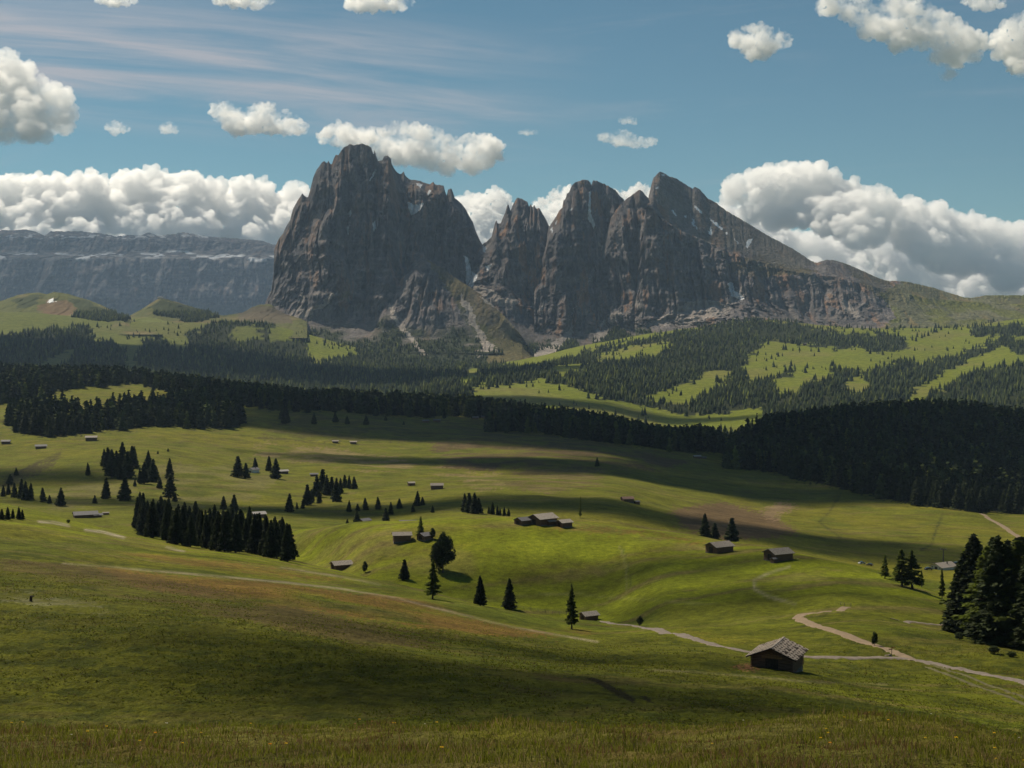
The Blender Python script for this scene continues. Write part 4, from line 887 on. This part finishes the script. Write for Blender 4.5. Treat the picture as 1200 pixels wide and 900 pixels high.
hut(644, 615, 3.6, 3.4, 1.4, R_(-50), 'low annex with a pale roof against the largest skyline hut', 500, over=.3, name='shed', cat='shed', door=False)
hut(613, 614, 4.6, 5.0, 1.5, R_(-50), 'low dark hut at the left of the skyline group', 500, roof=M_SHD, over=.3)
hut(661, 617, 4.2, 4.6, 1.7, R_(-55), 'small hut with pale roof at the right of the skyline group', 500, over=.4)
hut(471, 634, 4.2, 6.2, 2.3, R_(-80), 'hay barn with flat looking pale roof alone on the left of the knoll top', 390, over=.4)
hut(498, 632, 4.2, 4.2, 1.5, R_(-45), 'little dark hut between the light larch and the small dark tree', 390, roof=M_SHD, over=.4)
hut(400, 667, 4.8, 6.4, 1.9, R_(-62), 'lowest hut in the dip at the left foot of the knoll', 380, over=.45)
hut(690, 727, 3.8, 4.2, 1.7, R_(-62), 'small grey hut half hidden behind the slender larch', 250, over=.4)
hut(735, 588, 6, 7.5, 2.2, R_(-75), 'barn with rust tinted roof far behind the knoll', 640, roof=plain_mat('rusty_roof', (.25, .15, .11), .8, .3, 2), over=.4)
hut(746, 590.5, 3, 3.4, 1.6, R_(-60), 'tiny dark shed right of the rust roofed barn', 640, roof=M_SHD, over=.3, name='shed', cat='shed')
hut(817, 537, 6, 9, 2.6, R_(-80), 'white roofed hut at the forest edge right of the brown patch', 1100, over=.4, roof=M_PALE)
hut(825, 537.5, 4, 5, 1.8, R_(-80), 'dark low shed right of the white roofed hut', 1100, roof=M_SHD, name='shed', cat='shed')
hut(482, 569, 4, 5, 2.1, R_(-70), 'small pale hut on the brown rise left of the square hut', 900, over=.3)
hut(512, 573, 6.5, 9, 2.9, R_(-85), 'square dark hut with light roof on the brown rise', 900, over=.4)
hut(393, 519, 4.5, 6.5, 2.1, R_(-80), 'left hut of the pair on the dark meadow', 1200)
hut(414, 520, 4.5, 7, 2.3, R_(-80), 'right hut of the pair on the dark meadow', 1200)
hut(107, 516, 7, 11, 3.2, R_(-78), 'long grey hut below the left forest', 1200)
hut(48, 526, 6.5, 10, 2.8, R_(-70), 'dark roofed hut on the left meadow, middle of three', 1200, roof=M_SHD)
hut(7, 520, 6, 8, 2.6, R_(-80), 'dark roofed hut nearest the left edge on the meadow', 1200, roof=M_SHD)
hut(100, 606, 7, 12, 1.6, R_(-66), 'long low farm building with dark sagging roof above the bright slope', 450, roof=M_SHD, over=.4, name='farm_building', cat='farm building')
hut(114.5, 606, 3.0, 3.6, 1.3, R_(-60), 'small black shed at the end of the long low farm building', 450, roof=M_SHD, name='shed', cat='shed')
hut(124, 603, 2.0, 3.2, .9, R_(-70), 'tiny pale lean-to right of the black shed', 450, name='shed', cat='shed', door=False, over=.2)
hut(297, 554, 6.5, 8, 3.0, R_(-35), 'chalet with white gable and dark roof among three spruces', 800, walls=M_WHT, roof=M_SHD, windows=2, chimney=True, name='chalet', cat='chalet')
hut(332, 555, 5, 7.5, 2.4, R_(-60), 'white roofed hut half hidden right of two spruces', 800, roof=M_PALE)
hut(303, 606, 5, 6.5, 2.0, R_(-60), 'pale roofed chalet showing above the dark wood', 600, roof=M_PALE, windows=2, name='chalet', cat='chalet')
hut(368, 558, 4, 6, 1.8, R_(-80), 'low dark hut above the long row of spruces', 800, roof=M_SHD)
hut(427, 614, 4.4, 5.6, 2.1, R_(-40), 'dark bluish hut in the hollow behind the knoll', 640, roof=M_SHD)
hut(478, 614, 4.4, 8.0, 1.0, R_(-88), 'long low roof peeping over the top of the knoll', 560, roof=M_SHD)
hut(499, 495, 7, 9, 2.6, R_(-80), 'blue grey hut leftmost of those on the far dark meadow', 1500, roof=M_SHD)
hut(512, 494.5, 7, 10, 3, R_(-80), 'blue grey hut second from left on the far dark meadow', 1500, roof=M_SHD)
hut(557, 491, 7, 9, 2.6, R_(-80), 'dark hut near the crest forest, left of two', 1600, roof=M_SHD)
hut(567, 490, 7, 8, 2.8, R_(-80), 'dark hut near the crest forest, right of two', 1600, roof=M_SHD)
hut(1105, 667, 8.5, 11, 2.0, R_(-58), 'mountain hut with wide pale roof and white front near the pylon', 640, walls=M_WHT, windows=3, over=.9, pitch=.42, chimney=True, name='chalet', cat='chalet')
hut(943, 404, 9, 13, 5, R_(-70), 'tiny hut on the far sunny meadow', 3500, walls=M_LOG, roof=M_SHD)
hut(1001, 379, 9, 14, 5, R_(-70), 'tiny pale building high on the far right ridge', 3500, roof=M_PALE, P=None) if False else None
# summit station on the pyramid hill
hut(188, 348, 16, 26, 6, R_(-70), 'white building on the tip of the pyramid shaped hill', 5000, walls=M_WHT, roof=M_SHD, name='summit_hut', cat='building', P=Vector(((188-600)/F*7140, 7140, -(349.5-HOR)/F*7140)))

# ------------------------------------------------------------------ gravel roads laid on the ground
M_RD = plain_mat('gravel_road', (.155, .128, .105), .95, .25, 1.2, .3); M_TR = plain_mat('pale_dirt_track', (.19, .14, .09), .95, .2, 1.2, .3); M_RUT = plain_mat('rutted_dirt', (.085, .078, .032), .95, .3, 1.5, .3)
def ribbon(name, pts, width, mat, y0, lift=.12, y1=1500):
    P = []
    for (a, b) in pts: P.append(at(a, b, y0, y1))
    Q = []
    for i in range(len(P)-1):
        p0, p1, p2, p3 = P[max(i-1, 0)], P[i], P[i+1], P[min(i+2, len(P)-1)]; n = max(4, int((p2-p1).length/1.0))
        for k in range(n):
            t = k/n; Q.append(.5*((2*p1)+(p2-p0)*t+(2*p0-5*p1+4*p2-p3)*t*t+(3*p1-p0-3*p2+p3)*t**3))
    Q.append(P[-1]); Q = np.array([[q.x, q.y] for q in Q])
    for _ in range(3): Q[1:-1] = (Q[:-2]+2*Q[1:-1]+Q[2:])/4
    T = np.gradient(Q, axis=0); T /= np.linalg.norm(T, axis=1)[:, None]+1e-9; N = st(-T[:, 1], T[:, 0]); nw = 9
    w1 = width*(1+.22*fbm(Q/5., 3, 3)); w2 = width*(1+.22*fbm(Q/5.+30, 3, 4)); V = []
    for k in range(nw):
        f = k/(nw-1); off = (-w1*(1-f)+w2*f)/2; X = Q+N*off[:, None]
        z = ground_z(X[:, 0], X[:, 1]); e = min(k, nw-1-k); V.append(st(X[:, 0], X[:, 1], z+(lift if e else -.15)))
    V = np.stack(V, 1).reshape(-1, 3)
    o = link(name, mesh_np(name, V, gridfaces(len(Q), nw), mat, None, True)); tag(o, kind='structure'); return o
def ground_z(x, Y):
    """height of the ground mesh itself (bilinear over its grid)"""
    v = np.interp(Y, rowY, np.arange(NR)); u = (600+F*x/(Y+40)+420)/(2040.)*(NC-1)
    i = np.clip(v.astype(int), 0, NR-2); j = np.clip(u.astype(int), 0, NC-2); fv = v-i; fu = u-j; Z = tz[:NR*NC].reshape(NR, NC)
    return np.maximum((Z[i, j]*(1-fu)+Z[i, j+1]*fu)*(1-fv)+(Z[i+1, j]*(1-fu)+Z[i+1, j+1]*fu)*fv, 0*x-1e9)
ribbon('road', [(690,727),(715,731),(745,734),(765,737),(800,745),(835,756),(870,763),(905,768),(945,770.5),(1000,772),(1040,771),(1072,774),(1110,782),(1160,792),(1210,803),(1290,820)], 3.2, M_RD, 150)
ribbon('road', [(1074,775),(1060,770),(1045,764),(1020,755),(990,744),(965,736),(945,729),(936,724),(944,719.5),(965,718),(985,715.5),(992,711.5)], 3.0, M_TR, 150, .10)
ribbon('path', [(1086,782),(1110,791),(1150,807),(1200,826),(1260,850)], .8, M_RUT, 120); ribbon('path', [(1092,780),(1116,788),(1156,803),(1206,821),(1266,844)], .7, M_RUT, 120)
ribbon('path', [(1048,726),(1065,729),(1080,731),(1100,732.5),(1122,734)], 2.0, M_RD, 290)
ribbon('path', [(1150,602),(1165,611),(1180,620),(1192,628),(1204,637),(1225,650)], 5, M_TR, 640)

# ------------------------------------------------------------------ small things
def car(px, py, y0, colr, label, yaw, s=1.):
    P = at(px, py, y0); r = link('parked_car', None); r.location = P; r.rotation_euler = (0, 0, yaw); r.scale = (s,)*3; tag(r, label, 'car', 'vehicles by the mountain hut')
    mb = plain_mat('car_paint', colr, .3, .03, 1, spec=.5)
    b = bmesh.new(); pr = [(-2.1, .35), (-2.1, .85), (-1.9, .98), (-1.1, 1.0), (1.1, 1.0), (1.95, .85), (2.1, .7), (2.1, .35)]
    def ext(b, pr, w0, w1=None):
        a = [b.verts.new((x, -w0, z)) for x, z in pr]; c = [b.verts.new((x, w0, z)) for x, z in pr]
        b.faces.new(a); b.faces.new(c[::-1])
        for i in range(len(pr)): j = (i+1) % len(pr); b.faces.new((a[i], c[i], c[j], a[j]))
    ext(b, pr, .85); bm_obj('body', b, mb, r, .05)
    b = bmesh.new(); ext(b, [(-1.7, 1.0), (-1.3, 1.45), (.5, 1.48), (1.15, 1.0)], .72); bm_obj('cabin', b, M_GLS, r, .04)
    for x in (-1.3, 1.3):
        for y in (-.82, .82):
            b = bmesh.new(); bmesh.ops.create_cone(b, cap_ends=True, segments=14, radius1=.34, radius2=.34, depth=.22, matrix=Matrix.Translation((x, y, .34)) @ Matrix.Rotation(math.pi/2, 4, 'X')); bm_obj('wheel', b, M_DOOR, r)
car(1088, 668, 640, (.02, .025, .04), 'dark car parked left of the mountain hut', .3, 1.1)
car(1121, 662, 640, (.015, .02, .03), 'black car parked behind the right end of the mountain hut', .2, 1.2)
car(1126, 666, 640, (.45, .03, .02), 'red car parked at the right end of the mountain hut', .1, 1.1)
car(1010, 661, 640, (.45, .45, .46), 'light grey car standing in the far meadow', .5, 1.0)
car(1019, 663, 640, (.09, .06, .05), 'dark brown car beside the light grey one in the far meadow', 2.5, .95)
def bm_cyl(b, p0, p1, r0, r1, n=8):
    p0 = Vector(p0); p1 = Vector(p1); d = p1-p0
    bmesh.ops.create_cone(b, cap_ends=True, segments=n, radius1=r0, radius2=r1, depth=d.length, matrix=Matrix.Translation((p0+p1)/2) @ d.to_track_quat('Z', 'Y').to_matrix().to_4x4())
M_POST = plain_mat('grey_post_wood', (.12, .10, .085), .9, .3, 4)
P = at(1105.5, 661, 640); r = link('lift_pylon', None); r.location = P; tag(r, 'lift pylon with a crossbar rising behind the mountain hut', 'pylon')
b = bmesh.new(); bm_cyl(b, (0, 0, -1), (0, 0, 9.0), .40, .28, 10); bm_obj('mast', b, M_POST, r)
b = bmesh.new(); bm_box(b, (-1.7, -.12, 8.3), (1.7, .12, 8.6)); bm_obj('crossbar', b, M_POST, r)
for x in (-1.5, 1.5):
    b = bmesh.new(); bm_cyl(b, (x, -.45, 8.8), (x, .45, 8.8), .22, .22, 12); bm_obj('pulley', b, M_SHD, r)
P = at(1045, 768, 150); r = link('signpost', None); r.location = P; tag(r, 'wooden trail signpost with two arms at the road fork', 'signpost')
b = bmesh.new(); bm_cyl(b, (0, 0, -.3), (0, 0, 1.55), .06, .05); bm_obj('post', b, M_POST, r)
for z, s in ((1.38, 1), (1.12, -1)):
    b = bmesh.new(); bm_box(b, (-.1 if s > 0 else -.55, -.09, z-.09), (.55 if s > 0 else .1, -.065, z+.09)); bm_obj('sign_board', b, M_LOGW, r)
def rock(px, py, y0, s, label, mat=M_STN):
    P = at(px, py, y0); v, f = ico(3); q = v*np.array([s, s*.8, s*.6])*(1+.3*fbm(v*1.6+px, 3, int(px)))[:, None]
    o = link('boulder', mesh_np('boulder', q, f, mat, None, True)); o.location = P; tag(o, label, 'boulder')
rock(1041.5, 769, 150, .6, 'dark boulder at the foot of the trail signpost', M_POST)
P = at(36, 705, 100); r = link('tree_stump', None); r.location = P; tag(r, 'small dark stump alone on the near left slope', 'stump')
b = bmesh.new(); bm_cyl(b, (0, 0, -.2), (.05, 0, .75), .22, .17, 9); bm_obj('stem', b, M_DOOR, r)
b = bmesh.new(); bm_cyl(b, (.03, 0, .45), (.42, .05, .72), .09, .05, 7); bm_obj('branch_stub', b, M_DOOR, r)
def fence(pts, y0, label, step=2.2, rails=2, h=1.0):
    P = [at(a, b_, y0) for a, b_ in pts]; L = [0]
    for a, b_ in zip(P[:-1], P[1:]): L.append(L[-1]+(b_-a).length)
    r = link('pasture_fence', None); r.location = P[0]; tag(r, label, 'fence'); n = max(2, int(L[-1]/step)); pp = []
    for k in range(n+1):
        s = L[-1]*k/n; x = np.interp(s, L, [p.x for p in P]); y = np.interp(s, L, [p.y for p in P]); q = Vector((x, y, hz1(x, y)))-P[0]; pp.append(q)
        b = bmesh.new(); bm_cyl(b, q+Vector((0, 0, -.3)), q+Vector((random.Random(k).uniform(-.06, .06), 0, h)), .07, .055, 6); bm_obj('fence_post', b, M_POST, r)
    for z in [h*.45, h*.85][:rails]:
        b = bmesh.new()
        for a, c in zip(pp[:-1], pp[1:]): bm_cyl(b, a+Vector((0, -.08, z)), c+Vector((0, -.08, z+.03)), .035, .035, 5)
        bm_obj('rail', b, M_POST, r)
fence([(606,713),(625,716),(645,719),(664,721)], 330, 'thin dark pasture fence in the dip below the knoll')
fence([(985,709.5),(990,710.5),(997,711)], 300, 'short wooden fence at the end of the pale track', 1.6)
fence([(1000,659),(1006,658.5),(1022,659)], 640, 'low fence behind the two vehicles in the far meadow', 2.5)

# ------------------------------------------------------------------ grass and flowers on the near ledge
rg = np.random.RandomState(8); n = 230000
Yb = rg.uniform(6.5, 24.5, n)**1; xb = rg.uniform(-1, 1, n)*(Yb*.40+1.2); zb = height(xb, Yb)
hgt = rg.gamma(4., .0115, n)*(.6+.8*sstep(-.4, .6, fbm(st(xb/1.2, Yb/1.2), 3, 91)))+.02; a = rg.uniform(0, 6.283, n); wd = rg.uniform(.0015, .0035, n)*(.7+Yb*.06)
lx = rg.normal(size=n)*.30*hgt; ly = rg.normal(size=n)*.30*hgt; o1 = st(np.cos(a)*wd, np.sin(a)*wd, a*0); B = st(xb, Yb, zb-.02)
m1 = B+st(lx*.35, ly*.35, hgt*.6); tp = B+st(lx, ly, hgt)
V = np.stack([B-o1, B+o1, m1+o1*.7, m1-o1*.7, tp], 1).reshape(-1, 3); k = np.arange(n)*5
Fq = np.concatenate([st(k, k+1, k+2), st(k, k+2, k+3), st(k+3, k+2, k+4)])
cb = np.array([.135, .145, .014])*rg.uniform(.6, 1.4, (n, 1)); dry = (rg.rand(n) < .28)[:, None]; cb = np.where(dry, np.array([.24, .18, .08])*rg.uniform(.6, 1.2, (n, 1)), cb)
rd = (sstep(.0, .5, fbm(st(xb/2.2, Yb/1.2), 3, 92))*rg.rand(n) > .55)[:, None]; cb = np.where(rd, np.array([.15, .085, .04])*rg.uniform(.7, 1.2, (n, 1)), cb)
MGB = attr_mat('grass_blade', [], 0); 
t = MGB.node_tree; tr = t.nodes.new('ShaderNodeBsdfTranslucent'); mx = t.nodes.new('ShaderNodeMixShader'); mx.inputs[0].default_value = .4
t.links.new(t.nodes['Color Attribute'].outputs[0], tr.inputs[0]); t.links.new(t.nodes['Principled BSDF'].outputs[0], mx.inputs[1]); t.links.new(tr.outputs[0], mx.inputs[2]); t.links.new(mx.outputs[0], t.nodes['Material Output'].inputs[0])
o = link('meadow_grass', mesh_np('meadow_grass', V, Fq, MGB, np.repeat(cb, 5, 0))); tag(o, 'long mixed grass blades of the near meadow ledge', 'grass', None, 'stuff')
n = 120000; Yb = 26+(300-26)*rg.rand(n)**1.1; xb = rg.uniform(-1, 1, n)*(Yb*.44+3); dn = fbm(st(xb/9, Yb/14), 3, 93)+.6*fbm(st(xb/2.5, Yb/4), 2, 94)
kp_ = (dn+rg.normal(size=n)*.35 > -.05) & (600+F*xb/Yb > -60) & (600+F*xb/Yb < 1260)
pxx = 600+F*xb/Yb; zb = ground_z(xb, Yb); pyy = HOR-zb/Yb*F
for rp in ([(690,727),(765,737),(835,756),(905,768),(1000,772),(1072,774),(1160,792),(1290,820)], [(1074,775),(1020,755),(965,736),(936,724),(965,718),(992,711)]): kp_ &= linedist(pxx, pyy, rp) > 4.5
kp_ &= ~((np.abs(pxx-912) < 42) & (np.abs(pyy-778) < 22))
Yb, xb, zb = Yb[kp_], xb[kp_], zb[kp_]; n = len(Yb); hs = (.09+.00055*Yb)*rg.uniform(.5, 1.3, n)*(1-.5*sstep(200, 300, Yb)); V = []; 
dirs = rg.uniform(0, 6.283, (n, 6)); lean = rg.uniform(.35, 1.1, (n, 6)); wq = hs[:, None]*.28
bx = np.cos(dirs)*lean*hs[:, None]; by = np.sin(dirs)*lean*hs[:, None]; px_ = -np.sin(dirs)*wq; py_ = np.cos(dirs)*wq
X0 = xb[:, None]; Y0_ = Yb[:, None]; Z0 = (zb-.02)[:, None]+0*dirs
V = np.stack([np.stack([X0-px_, Y0_-py_, Z0], -1), np.stack([X0+px_, Y0_+py_, Z0], -1), np.stack([X0+bx, Y0_+by, Z0+hs[:, None]*rg.uniform(.5, 1, (n, 6))], -1)], 2).reshape(-1, 3)
cb = np.array([.115, .130, .010])*rg.uniform(.5, 1.6, (n, 1)); dry = (rg.rand(n) < .22)[:, None]; cb = np.where(dry, np.array([.13, .10, .038])*rg.uniform(.6, 1.3, (n, 1)), cb)
o = link('grass_tussocks', mesh_np('grass_tussocks', V, np.arange(len(V)).reshape(-1, 3), MGB, np.repeat(cb, 18, 0))); tag(o, 'small grass tussocks over the near pasture slope', 'grass', None, 'stuff')
n = 240; Yb = rg.uniform(7, 24, n); xb = rg.uniform(-1, 1, n)*(Yb*.40+1); d = fbm(st(xb/1.5, Yb/1.5), 2, 95); kp_ = d > .05; Yb, xb = Yb[kp_], xb[kp_]; n = len(Yb); zb = height(xb, Yb)+rg.uniform(.05, .16, n)
V = []; Fc = []; cc = []; pal = [(.75, .50, .03), (.75, .52, .03), (.75, .35, .03), (.6, .58, .5), (.45, .2, .12)]
for i in range(n):
    c0 = rg.choice(len(pal), p=[.45, .2, .07, .18, .1]); r0 = rg.uniform(.010, .018); b0 = len(V)
    V.append((xb[i], Yb[i], zb[i]+.006)); cc.append(pal[c0])
    for q in range(7): aa = q*6.283/7; V.append((xb[i]+r0*math.cos(aa), Yb[i]+r0*math.sin(aa), zb[i]+.008*(q % 2))); cc.append(pal[c0])
    for q in range(7): Fc.append((b0, b0+1+q, b0+1+(q+1) % 7))
    for q in range(7): Fc.append((b0+1+q, b0+1+(q+1) % 7, b0))
o = link('wild_flowers', mesh_np('wild_flowers', np.array(V), np.array(Fc), MGB, np.array(cc))); tag(o, 'small yellow and white meadow flowers among the near grass', 'flowers', None, 'stuff')
